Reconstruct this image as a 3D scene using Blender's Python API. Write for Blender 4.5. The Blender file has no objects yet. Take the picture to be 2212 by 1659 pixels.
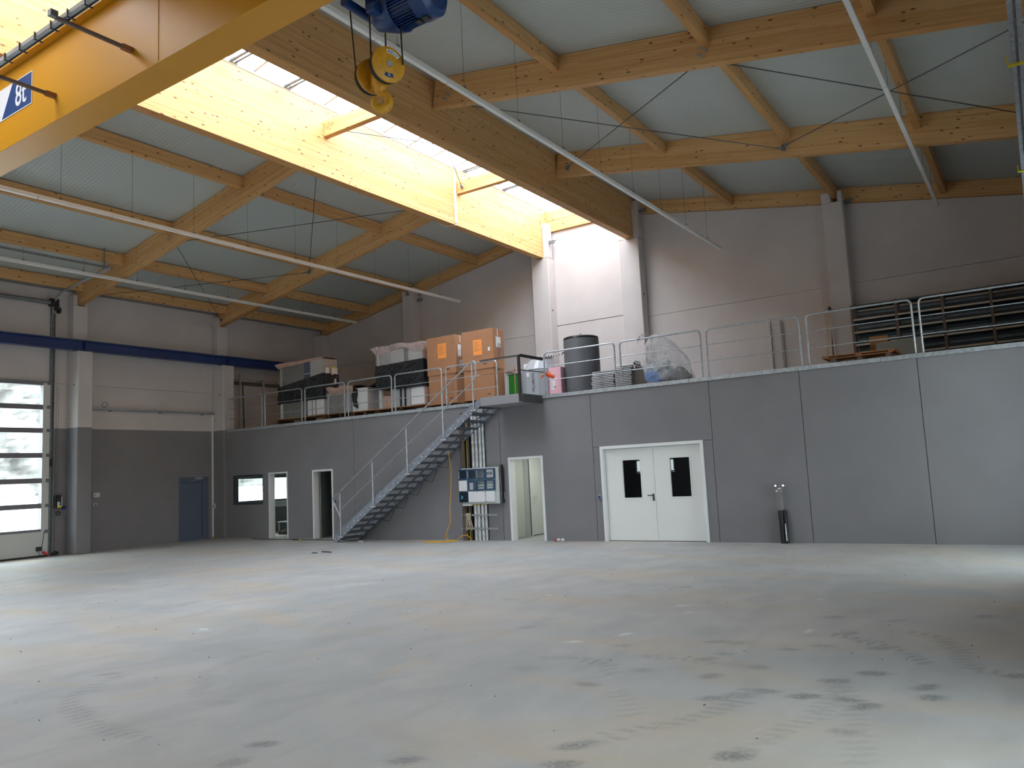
import bpy, math, random
import numpy as np
from mathutils import Vector, Matrix
S = bpy.context.scene
COL = S.collection
rnd = random.Random(7)
R = math.radians

# ------------------------------------------------------------------ camera, sky, lights, exposure
cam_d = bpy.data.cameras.new('camera'); cam = bpy.data.objects.new('camera', cam_d); COL.objects.link(cam)
yaw, pit, rol = R(33.75993), R(6.43807), R(-2.75282)
fw = Vector((-math.sin(yaw)*math.cos(pit), math.cos(yaw)*math.cos(pit), math.sin(pit)))
rt = Vector((math.cos(yaw), math.sin(yaw), 0)); up = rt.cross(fw)
r2 = rt*math.cos(rol) + up*math.sin(rol); u2 = -rt*math.sin(rol) + up*math.cos(rol)
m = Matrix((r2, u2, -fw)).transposed().to_4x4(); m.translation = Vector((11.9057, -17.4490, 1.7661))
cam.matrix_world = m
cam_d.sensor_width = 36; cam_d.sensor_fit = 'HORIZONTAL'; cam_d.lens = 1701.834/2212*36
cam_d.clip_start = .05; cam_d.clip_end = 400
S.camera = cam

W = bpy.data.worlds.new('overcast_sky'); S.world = W; W.use_nodes = True
nt = W.node_tree; bg = nt.nodes['Background']
bg.inputs[0].default_value = (.86, .93, 1.0, 1); bg.inputs[1].default_value = 9.0

S.view_settings.view_transform = 'Standard'; S.view_settings.look = 'None'
S.view_settings.gamma = 1; S.view_settings.use_curve_mapping = False
S.view_settings.exposure = 0.48
S.cycles.use_denoising = True
S.cycles.max_bounces = 10; S.cycles.diffuse_bounces = 7; S.cycles.transparent_max_bounces = 16
S.cycles.caustics_reflective = False; S.cycles.caustics_refractive = False
S.cycles.sample_clamp_indirect = 8

def portal(loc, rot, sx, sy):
    d = bpy.data.lights.new('sky_portal', 'AREA'); d.shape = 'RECTANGLE'; d.size = sx; d.size_y = sy
    d.cycles.is_portal = True
    o = bpy.data.objects.new('sky_portal', d); COL.objects.link(o); o.location = loc; o.rotation_euler = rot
def lamp(name, loc, rot, sx, sy, power, col=(1, 1, 1)):
    d = bpy.data.lights.new(name, 'AREA'); d.shape = 'RECTANGLE'; d.size = sx; d.size_y = sy
    d.energy = power; d.color = col
    o = bpy.data.objects.new(name, d); COL.objects.link(o); o.location = loc; o.rotation_euler = rot

# ------------------------------------------------------------------ main measures (metres)
XL, XR = -12.58, 13.14            # inner faces of the long walls
YB, YF = 5.04, -25.6              # gable wall, wall behind the camera
CX = .28                          # ridge axis
BX1, BX2 = -1.36, 1.93            # faces of the two ridge beams
ZM = 3.70                         # mezzanine floor
BAYS = [-20.40, -15.33, -10.26, -5.19, -.12]
def soffit(x): return 10.13 - .177*(abs(x-CX)-1.646)
LDOORS = [(-9.85, -5.80), (-19.99, -15.94)]
ADDED_RDOORS = [(-4.10, -1.30), (-14.20, -11.40)]  # invented doors in the unseen right wall, added for their daylight
ADDED_FWINDOWS = [(-8.5, -6.0, 1.4, 3.6), (-1.2, 1.4, 0, 3.2)]      # invented windows behind the camera, added for light and reflections
DOORH = 5.04
portal((CX, -10.3, 10.62), (0, 0, 0), 3.2, 31)
for a, b in LDOORS: portal((XL-.38, (a+b)/2, 2.52), (0, -R(90), 0), 5.04, b-a)
for a, b in ADDED_RDOORS: portal((XR+.38, (a+b)/2, 2.52), (0, R(90), 0), 5.04, b-a)
for a, b, c, d in ADDED_FWINDOWS: portal(((a+b)/2, YF-.32, (c+d)/2), (R(-90), 0, 0), b-a, d-c)
portal((XL-.38, 2.1, 1.62), (0, -R(90), 0), .95, 2.6)

# ------------------------------------------------------------------ materials
def mat(name, col, rough=.6, metal=0, noise=0, nscale=8, bump=0, bscale=60, spec=.5, alpha=1, coord='Object', stretch=(1, 1, 1)):
    M = bpy.data.materials.new(name); M.use_nodes = True
    N = M.node_tree.nodes; Lk = M.node_tree.links; P = N['Principled BSDF']
    P.inputs['Base Color'].default_value = (*col, 1); P.inputs['Roughness'].default_value = rough
    P.inputs['Metallic'].default_value = metal; P.inputs['Specular IOR Level'].default_value = spec
    P.inputs['Alpha'].default_value = alpha
    if noise or bump:
        tc = N.new('ShaderNodeTexCoord'); mp = N.new('ShaderNodeMapping'); mp.inputs['Scale'].default_value = stretch
        Lk.new(tc.outputs[coord], mp.inputs[0])
    if noise:
        t = N.new('ShaderNodeTexNoise'); t.inputs['Scale'].default_value = nscale; t.inputs['Detail'].default_value = 5
        Lk.new(mp.outputs[0], t.inputs[0])
        rp = N.new('ShaderNodeMapRange'); rp.inputs[1].default_value = .3; rp.inputs[2].default_value = .7
        rp.inputs[3].default_value = 1-noise; rp.inputs[4].default_value = 1+noise
        Lk.new(t.outputs[0], rp.inputs[0])
        v = N.new('ShaderNodeVectorMath'); v.operation = 'SCALE'; v.inputs[0].default_value = col
        Lk.new(rp.outputs[0], v.inputs['Scale']); Lk.new(v.outputs[0], P.inputs['Base Color'])
    if bump:
        t2 = N.new('ShaderNodeTexNoise'); t2.inputs['Scale'].default_value = bscale; t2.inputs['Detail'].default_value = 4
        Lk.new(mp.outputs[0], t2.inputs[0])
        b = N.new('ShaderNodeBump'); b.inputs['Strength'].default_value = bump; b.inputs['Distance'].default_value = .02
        Lk.new(t2.outputs[0], b.inputs['Height']); Lk.new(b.outputs[0], P.inputs['Normal'])
    return M

def wood(name, a, b, knots=1.0):
    """glue-laminated timber, grain along local X; lamellas and knots"""
    M = bpy.data.materials.new(name); M.use_nodes = True
    N = M.node_tree.nodes; Lk = M.node_tree.links; P = N['Principled BSDF']; P.inputs['Roughness'].default_value = .55
    P.inputs['Specular IOR Level'].default_value = .3
    tc = N.new('ShaderNodeTexCoord')
    oi = N.new('ShaderNodeObjectInfo')
    ad = N.new('ShaderNodeVectorMath'); ad.operation = 'ADD'
    cmb = N.new('ShaderNodeCombineXYZ'); ml = N.new('ShaderNodeMath'); ml.operation = 'MULTIPLY'; ml.inputs[1].default_value = 37
    Lk.new(oi.outputs['Random'], ml.inputs[0]); Lk.new(ml.outputs[0], cmb.inputs[0])
    Lk.new(tc.outputs['Object'], ad.inputs[0]); Lk.new(cmb.outputs[0], ad.inputs[1])
    # lamella index from z
    sx = N.new('ShaderNodeSeparateXYZ'); Lk.new(ad.outputs[0], sx.inputs[0])
    dv = N.new('ShaderNodeMath'); dv.operation = 'DIVIDE'; dv.inputs[1].default_value = .04; Lk.new(sx.outputs[2], dv.inputs[0])
    fl = N.new('ShaderNodeMath'); fl.operation = 'FLOOR'; Lk.new(dv.outputs[0], fl.inputs[0])
    fr = N.new('ShaderNodeMath'); fr.operation = 'FRACT'; Lk.new(dv.outputs[0], fr.inputs[0])
    xs = N.new('ShaderNodeMath'); xs.operation = 'DIVIDE'; xs.inputs[1].default_value = 4.0; Lk.new(sx.outputs[0], xs.inputs[0])
    of = N.new('ShaderNodeMath'); of.operation = 'MULTIPLY_ADD'; of.inputs[1].default_value = .37; Lk.new(fl.outputs[0], of.inputs[0]); Lk.new(xs.outputs[0], of.inputs[2])
    fx = N.new('ShaderNodeMath'); fx.operation = 'FLOOR'; Lk.new(of.outputs[0], fx.inputs[0])
    c2 = N.new('ShaderNodeCombineXYZ'); Lk.new(fl.outputs[0], c2.inputs[0]); Lk.new(fx.outputs[0], c2.inputs[1])
    wn = N.new('ShaderNodeTexWhiteNoise'); wn.noise_dimensions = '3D'; Lk.new(c2.outputs[0], wn.inputs[0])
    # grain
    mp = N.new('ShaderNodeMapping'); mp.inputs['Scale'].default_value = (.5, 14, 22); Lk.new(ad.outputs[0], mp.inputs[0])
    g = N.new('ShaderNodeTexNoise'); g.inputs['Scale'].default_value = 2.2; g.inputs['Detail'].default_value = 6; g.inputs['Distortion'].default_value = .6
    Lk.new(mp.outputs[0], g.inputs[0])
    s1 = N.new('ShaderNodeMath'); s1.operation = 'MULTIPLY_ADD'; s1.inputs[1].default_value = .45; Lk.new(wn.outputs[0], s1.inputs[0])
    s0 = N.new('ShaderNodeMath'); s0.operation = 'MULTIPLY_ADD'; s0.inputs[1].default_value = 1.3; s0.inputs[2].default_value = -.4; Lk.new(g.outputs[0], s0.inputs[0])
    Lk.new(s0.outputs[0], s1.inputs[2])
    mx = N.new('ShaderNodeMix'); mx.data_type = 'RGBA'; mx.inputs[6].default_value = (*a, 1); mx.inputs[7].default_value = (*b, 1)
    Lk.new(s1.outputs[0], mx.inputs[0])
    # joint line
    ln = N.new('ShaderNodeMath'); ln.operation = 'LESS_THAN'; ln.inputs[1].default_value = .06; Lk.new(fr.outputs[0], ln.inputs[0])
    ld = N.new('ShaderNodeMix'); ld.data_type = 'RGBA'; ld.blend_type = 'MULTIPLY'; ld.inputs[7].default_value = (.8, .72, .62, 1)
    Lk.new(mx.outputs[2], ld.inputs[6]); Lk.new(ln.outputs[0], ld.inputs[0])
    # knots
    mk = N.new('ShaderNodeMapping'); mk.inputs['Scale'].default_value = (3.4, 8.5, 8.5); Lk.new(ad.outputs[0], mk.inputs[0])
    vo = N.new('ShaderNodeTexVoronoi'); vo.inputs['Scale'].default_value = 1.0; vo.inputs['Randomness'].default_value = 1; Lk.new(mk.outputs[0], vo.inputs[0])
    kr = N.new('ShaderNodeMapRange'); kr.inputs[1].default_value = .10; kr.inputs[2].default_value = .17; kr.inputs[3].default_value = knots; kr.inputs[4].default_value = 0
    Lk.new(vo.outputs['Distance'], kr.inputs[0])
    kx = N.new('ShaderNodeMix'); kx.data_type = 'RGBA'; kx.inputs[7].default_value = (.20, .09, .035, 1)
    Lk.new(ld.outputs[2], kx.inputs[6]); Lk.new(kr.outputs[0], kx.inputs[0]); Lk.new(kx.outputs[2], P.inputs['Base Color'])
    return M

WOOD = wood('spruce_glulam', (.55, .285, .095), (.76, .49, .235))
PALLET = mat('pallet_wood', (.42, .22, .10), .8, noise=.3, nscale=4, stretch=(1, 6, 12))
LIGHTWOOD = mat('bleached_board', (.55, .44, .33), .8, noise=.2)

def paint_two_tone(name, low, high, zcut):
    """one wall paint below a height, another above it"""
    M = mat(name, high, .8, spec=.25); N = M.node_tree.nodes; Lk = M.node_tree.links; P = N['Principled BSDF']
    ge = N.new('ShaderNodeNewGeometry'); sp = N.new('ShaderNodeSeparateXYZ'); Lk.new(ge.outputs['Position'], sp.inputs[0])
    gt = N.new('ShaderNodeMath'); gt.operation = 'GREATER_THAN'; gt.inputs[1].default_value = zcut; Lk.new(sp.outputs[2], gt.inputs[0])
    mx = N.new('ShaderNodeMix'); mx.data_type = 'RGBA'; mx.inputs[6].default_value = (*low, 1); mx.inputs[7].default_value = (*high, 1)
    Lk.new(gt.outputs[0], mx.inputs[0])
    nz = N.new('ShaderNodeTexNoise'); nz.inputs['Scale'].default_value = 1.1; nz.inputs['Detail'].default_value = 6; Lk.new(ge.outputs['Position'], nz.inputs[0])
    mr = N.new('ShaderNodeMapRange'); mr.inputs[1].default_value = .3; mr.inputs[2].default_value = .7; mr.inputs[3].default_value = .95; mr.inputs[4].default_value = 1.04
    Lk.new(nz.outputs[0], mr.inputs[0]); vm = N.new('ShaderNodeVectorMath'); vm.operation = 'SCALE'
    Lk.new(mx.outputs[2], vm.inputs[0]); Lk.new(mr.outputs[0], vm.inputs['Scale']); Lk.new(vm.outputs[0], P.inputs['Base Color'])
    t2 = N.new('ShaderNodeTexNoise'); t2.inputs['Scale'].default_value = 90; Lk.new(ge.outputs['Position'], t2.inputs[0])
    b = N.new('ShaderNodeBump'); b.inputs['Strength'].default_value = .12; b.inputs['Distance'].default_value = .01
    Lk.new(t2.outputs[0], b.inputs['Height']); Lk.new(b.outputs[0], P.inputs['Normal'])
    return M
GREY = (.225, .220, .236); WHITE = (.60, .56, .55)  # white paint, its warm tint standing in for bounce light off the timber
WALLP = paint_two_tone('wall_paint', GREY, WHITE, 3.745)
GREYP = paint_two_tone('grey_wall_paint', GREY, GREY, 99)
WHITEP = paint_two_tone('white_wall_paint', WHITE, WHITE, 99)
JOINT = mat('joint_sealant', (.12, .12, .125), .9)
WJOINT = mat('pale_joint_sealant', (.30, .29, .30), .9)
ROOMW = mat('room_white', (.70, .74, .68), .85)
GALV = mat('galvanised_steel', (.42, .45, .48), .45, .55, noise=.22, nscale=14)
GALVD = mat('dull_galvanised', (.20, .22, .235), .5, .5, noise=.2, nscale=10)
DARKST = mat('primed_dark_steel', (.035, .030, .033), .45, .3)
BLACK = mat('black_plastic', (.012, .012, .014), .4)
RUBBER = mat('black_rubber', (.02, .02, .02), .8)
WIRE = mat('steel_wire', (.12, .125, .13), .45, .6)
FRAMEW = mat('white_steel_frame', (.78, .79, .79), .4)
DOORW = mat('white_door_leaf', (.80, .82, .80), .35)
BLUED = mat('slate_blue_door', (.105, .135, .20), .4)
ANTH = mat('anthracite_frame', (.05, .06, .07), .4)
YELLOW = mat('crane_yellow', (.60, .275, .009), .38, spec=.45)
HOOKY = mat('hook_yellow', (.66, .33, .02), .45, noise=.12, nscale=20)
BLUE = mat('hoist_blue', (.003, .034, .145), .42)
RAILBLUE = mat('crane_rail_blue', (.008, .035, .16), .4)
CARD = mat('cardboard', (.40, .195, .10), .85, noise=.06, nscale=3)
CARDTOP = mat('pinkish_card', (.50, .33, .26), .85, noise=.15, nscale=5)
ORANGE = mat('orange_label', (.95, .33, .07), .6)
PAPER = mat('white_paper', (.75, .75, .77), .7)
INK = mat('ink', (.06, .05, .06), .7)
APPL = mat('white_enamel', (.55, .57, .56), .4)
APPLG = mat('grey_panel', (.20, .20, .19), .6, noise=.15, nscale=3)
FOAM = mat('white_foam', (.72, .73, .75), .8)
BFILM = mat('black_stretch_film', (.008, .008, .010), .22, bump=.9, bscale=9, stretch=(1, 1, 5))
TANKM = mat('grey_tank_jacket', (.115, .12, .13), .55)
TANKL = mat('black_tank_lid', (.015, .015, .018), .35)
CABIN = mat('silver_cabinet', (.36, .38, .41), .45)
CABIN2 = mat('pale_silver', (.62, .64, .70), .4)
GREEN = mat('green_panel', (.012, .16, .015), .4)
PINK = mat('pink_foam_board', (.82, .47, .53), .8, noise=.05, nscale=30)
PINKD = mat('pink_board_edge', (.55, .33, .38), .8)
LUM = mat('white_trunking', (.80, .80, .79), .4)
ALU = mat('aluminium_lagging', (.62, .63, .65), .3, .85, bump=1.0, bscale=26, noise=.2, nscale=12)
BROWNP = mat('brown_lagging', (.11, .085, .07), .8)
YCABLE = mat('yellow_cable', (.75, .40, .03), .5)
YPIPE = mat('yellow_conduit', (.55, .42, .02), .5)
ROPE = mat('cream_rope', (.55, .48, .36), .8)
EBLUE = mat('switchboard_blue', (.015, .05, .12), .2)
EGLASS = mat('smoked_cover', (.015, .025, .04), .08)
EGREY = mat('switchboard_grey', (.55, .57, .58), .5)
TURQ = mat('turquoise_clip', (.05, .35, .42), .5)
CHROME = mat('chrome', (.75, .75, .76), .12, 1)
RUST = mat('rusty_wood', (.30, .13, .05), .8)
BOARD = mat('grey_brown_board', (.13, .115, .10), .8)
BEIGEB = mat('beige_board', (.20, .19, .165), .8)
SHELFE = mat('cream_shelf_edge', (.55, .49, .41), .7)
SHELFD = mat('dark_shelf_metal', (.07, .085, .095), .5, .3)
POSTB = mat('brown_post', (.17, .12, .10), .7)
REDM = mat('signal_red', (.75, .02, .03), .5)
OPLAST = mat('orange_plastic', (.95, .13, .03), .45)
LABY = mat('yellow_label', (.75, .65, .03), .6)
SKYF = mat('skylight_aluminium', (.55, .57, .58), .4, .5)
BEIGEP = mat('beige_panel', (.48, .44, .40), .6)
BEARER = mat('shaded_bearer', (.10, .05, .028), .9)  # pallet bearers' shadow put into the wood colour
RAILG = mat('backlit_door_rail', (.17, .165, .19), .5)  # rails darkened in colour as if seen against the daylight
STAIRST = mat('stair_steel', (.25, .27, .315), .45, .35, noise=.2, nscale=10)
TREADM = mat('tread_steel', (.10, .11, .125), .5, .3)
SOCK = mat('socket_grey', (.42, .43, .44), .5)
SIGNB = mat('sign_blue', (.004, .045, .18), .5)
SIGNW = mat('sign_white', (.75, .77, .80), .4)

def glass(name, tint, gloss=.12, rough=0, haze=0, hcol=(.8, .8, .8), hs=9):
    M = bpy.data.materials.new(name); M.use_nodes = True; N = M.node_tree.nodes; Lk = M.node_tree.links
    N.remove(N['Principled BSDF']); out = N['Material Output']
    t = N.new('ShaderNodeBsdfTransparent'); t.inputs[0].default_value = (*tint, 1)
    g = N.new('ShaderNodeBsdfGlossy'); g.inputs['Roughness'].default_value = rough
    f = N.new('ShaderNodeFresnel'); ge = N.new('ShaderNodeNewGeometry')
    io = N.new('ShaderNodeMath'); io.operation = 'MULTIPLY_ADD'; io.inputs[1].default_value = 1/1.45-1.45; io.inputs[2].default_value = 1.45
    Lk.new(ge.outputs['Backfacing'], io.inputs[0]); Lk.new(io.outputs[0], f.inputs[0])
    ml = N.new('ShaderNodeMath'); ml.operation = 'MULTIPLY'; ml.inputs[1].default_value = gloss*8; Lk.new(f.outputs[0], ml.inputs[0]); ml.use_clamp = True
    mx = N.new('ShaderNodeMixShader'); Lk.new(ml.outputs[0], mx.inputs[0]); Lk.new(t.outputs[0], mx.inputs[1]); Lk.new(g.outputs[0], mx.inputs[2])
    last = mx
    if haze:
        tr = N.new('ShaderNodeBsdfTranslucent'); tr.inputs[0].default_value = (*hcol, 1)
        df = N.new('ShaderNodeBsdfDiffuse'); df.inputs[0].default_value = (*hcol, 1)
        m2 = N.new('ShaderNodeMixShader'); Lk.new(tr.outputs[0], m2.inputs[1]); Lk.new(df.outputs[0], m2.inputs[2])
        m3 = N.new('ShaderNodeMixShader'); Lk.new(mx.outputs[0], m3.inputs[1]); Lk.new(m2.outputs[0], m3.inputs[2])
        tc = N.new('ShaderNodeTexCoord'); nz = N.new('ShaderNodeTexNoise'); nz.inputs['Scale'].default_value = hs; nz.inputs['Detail'].default_value = 5; nz.inputs['Distortion'].default_value = 1.5
        Lk.new(tc.outputs['Object'], nz.inputs[0])
        mr = N.new('ShaderNodeMapRange'); mr.inputs[1].default_value = .35; mr.inputs[2].default_value = .7; mr.inputs[3].default_value = haze*.5; mr.inputs[4].default_value = min(1, haze*1.6)
        Lk.new(nz.outputs[0], mr.inputs[0]); Lk.new(mr.outputs[0], m3.inputs[0]); last = m3
    Lk.new(last.outputs[0], out.inputs[0])
    return M
PANE = glass('door_glazing', (.92, .96, .94), .12)
ROOFG = glass('skylight_sheet', (.80, .81, .83), .08)
DGLASS = glass('dark_door_glass', (.25, .30, .28), .25)
FILM = glass('clear_stretch_film', (.96, .95, .95), .25, .18, haze=.16, hcol=(.75, .72, .73))
BAGF = glass('clear_bag_film', (.97, .97, .98), .07, .2, haze=.30, hcol=(.84, .85, .88), hs=3.5)

def ceil_mat():
    M = mat('ribbed_ceiling_sheet', (.46, .50, .48), .5, spec=.4); N = M.node_tree.nodes; Lk = M.node_tree.links; P = N['Principled BSDF']
    ge = N.new('ShaderNodeNewGeometry'); w = N.new('ShaderNodeTexWave'); w.wave_type = 'BANDS'; w.bands_direction = 'Y'; w.inputs['Scale'].default_value = 3.2
    Lk.new(ge.outputs['Position'], w.inputs[0])
    b = N.new('ShaderNodeBump'); b.inputs['Strength'].default_value = .35; b.inputs['Distance'].default_value = .012
    Lk.new(w.outputs[0], b.inputs['Height']); Lk.new(b.outputs[0], P.inputs['Normal'])
    return M
CEIL = ceil_mat()

def floor_mat():
    M = mat('trowelled_concrete', (.43, .44, .45), .5, spec=.4); N = M.node_tree.nodes; Lk = M.node_tree.links; P = N['Principled BSDF']
    ge = N.new('ShaderNodeNewGeometry')
    def noise(sc, det=6, st=(1, 1, 1), dist=0, seed=(0, 0, 0)):
        mp = N.new('ShaderNodeMapping'); mp.inputs['Scale'].default_value = st; mp.inputs['Location'].default_value = seed; Lk.new(ge.outputs['Position'], mp.inputs[0])
        n = N.new('ShaderNodeTexNoise'); n.inputs['Scale'].default_value = sc; n.inputs['Detail'].default_value = det; n.inputs['Distortion'].default_value = dist
        Lk.new(mp.outputs[0], n.inputs[0]); return n
    def rng(n, a, b, c, d):
        r = N.new('ShaderNodeMapRange'); r.inputs[1].default_value = a; r.inputs[2].default_value = b; r.inputs[3].default_value = c; r.inputs[4].default_value = d
        Lk.new(n.outputs[0], r.inputs[0]); return r
    def mix(f, a, b, blend='MIX'):
        x = N.new('ShaderNodeMix'); x.data_type = 'RGBA'; x.blend_type = blend
        Lk.new(f.outputs[0], x.inputs[0])
        if isinstance(a, tuple): x.inputs[6].default_value = (*a, 1)
        else: Lk.new(a.outputs[2], x.inputs[6])
        x.inputs[7].default_value = (*b, 1); return x
    c = mix(rng(noise(.42, 7, dist=.6), .33, .68, 0, 1), (.385, .40, .405), (.475, .465, .455))
    c = mix(rng(noise(1.7, 8, (1, .45, 1), 1.2, (5, 3, 0)), .42, .72, 0, .65), c, (.33, .34, .345))
    c = mix(rng(noise(.8, 8, (.35, 1, 1), .8, (11, 7, 0)), .50, .70, 0, .50), c, (.50, .40, .28))
    c = mix(rng(noise(24, 3, seed=(2, 2, 0)), .70, .78, 0, .5), c, (.27, .26, .25))
    c = mix(rng(noise(9, 4, seed=(7, 1, 0)), .66, .8, 0, .45), c, (.60, .60, .60))
    at = N.new('ShaderNodeAttribute'); at.attribute_name = 'stain'
    sp = N.new('ShaderNodeSeparateColor'); Lk.new(at.outputs['Color'], sp.inputs[0])
    br = noise(30, 2, seed=(4, 9, 0)); brk = rng(br, .35, .6, .45, 1)
    def fac(ch, k, withbrk=True):
        q = N.new('ShaderNodeMath'); q.operation = 'MULTIPLY'; Lk.new(sp.outputs[ch], q.inputs[0])
        if withbrk: Lk.new(brk.outputs[0], q.inputs[1])
        else: q.inputs[1].default_value = 1
        q2 = N.new('ShaderNodeMath'); q2.operation = 'MULTIPLY'; q2.inputs[1].default_value = k; Lk.new(q.outputs[0], q2.inputs[0]); return q2
    c = mix(fac(0, .95), c, (.12, .125, .13)); c = mix(fac(1, .8), c, (.52, .39, .23)); c = mix(fac(2, .8), c, (.75, .76, .76))
    Lk.new(c.outputs[2], P.inputs['Base Color'])
    rr = rng(noise(1.3, 5, seed=(3, 3, 0)), .3, .7, .42, .62); Lk.new(rr.outputs[0], P.inputs['Roughness'])
    b = N.new('ShaderNodeBump'); b.inputs['Strength'].default_value = .15; b.inputs['Distance'].default_value = .01
    Lk.new(noise(40, 5).outputs[0], b.inputs['Height']); Lk.new(b.outputs[0], P.inputs['Normal'])
    return M
FLOOR = floor_mat()
ROCK = mat('pale_rock', (.27, .26, .25), .9, noise=.45, nscale=1.3, bump=1, bscale=4)
YARD = mat('pale_gravel', (.60, .60, .60), .9, noise=.1)

# ------------------------------------------------------------------ mesh helpers
class MB:
    def __init__(s): s.v = []; s.f = []
    def box(s, x0, x1, y0, y1, z0, z1):
        if x0 > x1: x0, x1 = x1, x0
        if y0 > y1: y0, y1 = y1, y0
        if z0 > z1: z0, z1 = z1, z0
        b = len(s.v)
        s.v += [(x0, y0, z0), (x1, y0, z0), (x1, y1, z0), (x0, y1, z0), (x0, y0, z1), (x1, y0, z1), (x1, y1, z1), (x0, y1, z1)]
        s.f += [tuple(b+i for i in q) for q in ((0, 3, 2, 1), (4, 5, 6, 7), (0, 1, 5, 4), (1, 2, 6, 5), (2, 3, 7, 6), (3, 0, 4, 7))]; return s
    def prism(s, poly, axis, a, b):
        """poly: 2-D points in the plane without `axis`, pushed from a to b along it"""
        n = len(poly); k = len(s.v)
        area = sum(poly[i][0]*poly[(i+1) % n][1]-poly[(i+1) % n][0]*poly[i][1] for i in range(n))
        if area < 0: poly = poly[::-1]
        if axis == 'y': a, b = max(a, b), min(a, b)
        elif a > b: a, b = b, a
        for t in (a, b):
            for p in poly:
                s.v.append({'x': (t, p[0], p[1]), 'y': (p[0], t, p[1]), 'z': (p[0], p[1], t)}[axis])
        s.f.append(tuple(k+i for i in range(n-1, -1, -1))); s.f.append(tuple(k+n+i for i in range(n)))
        for i in range(n): j = (i+1) % n; s.f.append((k+i, k+j, k+n+j, k+n+i))
        return s
    def tube(s, pts, r, n=8, cap=True, closed=False):
        pts = [Vector(p) for p in pts]; rs = r if isinstance(r, (list, tuple)) else [r]*len(pts)
        k = len(s.v); m = len(pts); prev = None
        for i, p in enumerate(pts):
            if closed: d = pts[(i+1) % m]-pts[i-1]
            elif i == 0: d = pts[1]-p
            elif i == m-1: d = p-pts[i-1]
            else: d = (pts[i+1]-p).normalized()+(p-pts[i-1]).normalized()
            d.normalize()
            if prev is None:
                a = Vector((0, 0, 1)) if abs(d.z) < .9 else Vector((1, 0, 0)); u = d.cross(a).normalized()
            else:
                u = prev - d*prev.dot(d)
                u = u.normalized() if u.length > 1e-6 else d.orthogonal().normalized()
            prev = u; w = d.cross(u)
            for j in range(n):
                t = 2*math.pi*j/n; s.v.append(tuple(p+(u*math.cos(t)+w*math.sin(t))*rs[i]))
        for i in range(m if closed else m-1):
            a0 = k+i*n; b0 = k+((i+1) % m)*n
            for j in range(n): s.f.append((a0+j, a0+(j+1) % n, b0+(j+1) % n, b0+j))
        if cap and not closed:
            s.f.append(tuple(k+j for j in range(n-1, -1, -1))); s.f.append(tuple(k+(m-1)*n+j for j in range(n)))
        return s
    def obar(s, p0, p1, w, h, upv=(0, 0, 1)):
        """rectangular bar from p0 to p1, w across, h along upv"""
        p0 = Vector(p0); p1 = Vector(p1); d = (p1-p0).normalized(); u = Vector(upv); sd = d.cross(u).normalized(); u = sd.cross(d)
        k = len(s.v)
        for p in (p0, p1):
            for a, b in ((-1, -1), (1, -1), (1, 1), (-1, 1)): s.v.append(tuple(p+sd*a*w/2+u*b*h/2))
        s.f += [tuple(k+i for i in q) for q in ((0, 1, 2, 3), (7, 6, 5, 4), (0, 4, 5, 1), (1, 5, 6, 2), (2, 6, 7, 3), (3, 7, 4, 0))]; return s
    def grid(s, fn, nu, nv):
        k = len(s.v)
        for i in range(nu+1):
            for j in range(nv+1): s.v.append(tuple(fn(i/nu, j/nv)))
        for i in range(nu):
            for j in range(nv):
                a = k+i*(nv+1)+j; s.f.append((a, a+nv+1, a+nv+2, a+1))
        return s
    def build(s, name, mt, parent=None, kind=None, bevel=0, smooth=False, label=None, mat_obj=None):
        v = np.array(s.v, dtype=float); lo = v.min(0); hi = v.max(0)
        o0 = Vector(((lo[0]+hi[0])/2, (lo[1]+hi[1])/2, lo[2]))
        me = bpy.data.meshes.new(name); me.from_pydata((v-np.array(o0)).tolist(), [], s.f); me.update()
        me.materials.append(mt)
        if smooth:
            me.polygons.foreach_set('use_smooth', [True]*len(me.polygons))
            try: me.set_sharp_from_angle(angle=R(38))
            except Exception: pass
        o = bpy.data.objects.new(name, me); COL.objects.link(o)
        if parent is not None:
            o.parent = parent; o.location = o0-WLOC[parent.name]
        else: o.location = o0
        WLOC[o.name] = o0
        if kind: o['kind'] = kind
        if label: o['label'] = label
        if bevel:
            b = o.modifiers.new('edge', 'BEVEL'); b.width = bevel; b.segments = 1; b.limit_method = 'ANGLE'
        return o
WLOC = {}
def thing(name, label, cat, loc=(0, 0, 0), group=None):
    o = bpy.data.objects.new(name, None); COL.objects.link(o); o.location = loc; o.empty_display_size = .1
    WLOC[o.name] = Vector(loc); o['label'] = label; o['category'] = cat
    if group: o['group'] = group
    return o
def holder(name, loc=(0, 0, 0)):
    o = bpy.data.objects.new(name, None); COL.objects.link(o); o.location = loc; WLOC[o.name] = Vector(loc); o['kind'] = 'structure'; return o
def tag(o, label, cat, group=None):
    o['label'] = label; o['category'] = cat
    if group: o['group'] = group
    return o
def B(*a): return MB().box(*a)
def timber(name, p0, p1, w, h, parent=None, drop=0):
    """timber with its own local X along the grain. p0,p1: centre of bottom face ends"""
    p0 = Vector(p0); p1 = Vector(p1); d = p1-p0; L = d.length; d.normalize()
    me = bpy.data.meshes.new(name); mb = MB().box(0, L, -w/2, w/2, 0, h)
    me.from_pydata(mb.v, [], mb.f); me.materials.append(WOOD); me.update()
    o = bpy.data.objects.new(name, me); COL.objects.link(o)
    y = Vector((0, 0, 1)).cross(d).normalized(); zz = d.cross(y)
    mt = Matrix((d, y, zz)).transposed().to_4x4(); mt.translation = p0; o.matrix_world = mt
    b = o.modifiers.new('edge', 'BEVEL'); b.width = .006; b.segments = 1
    WLOC[o.name] = p0
    return o
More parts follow.
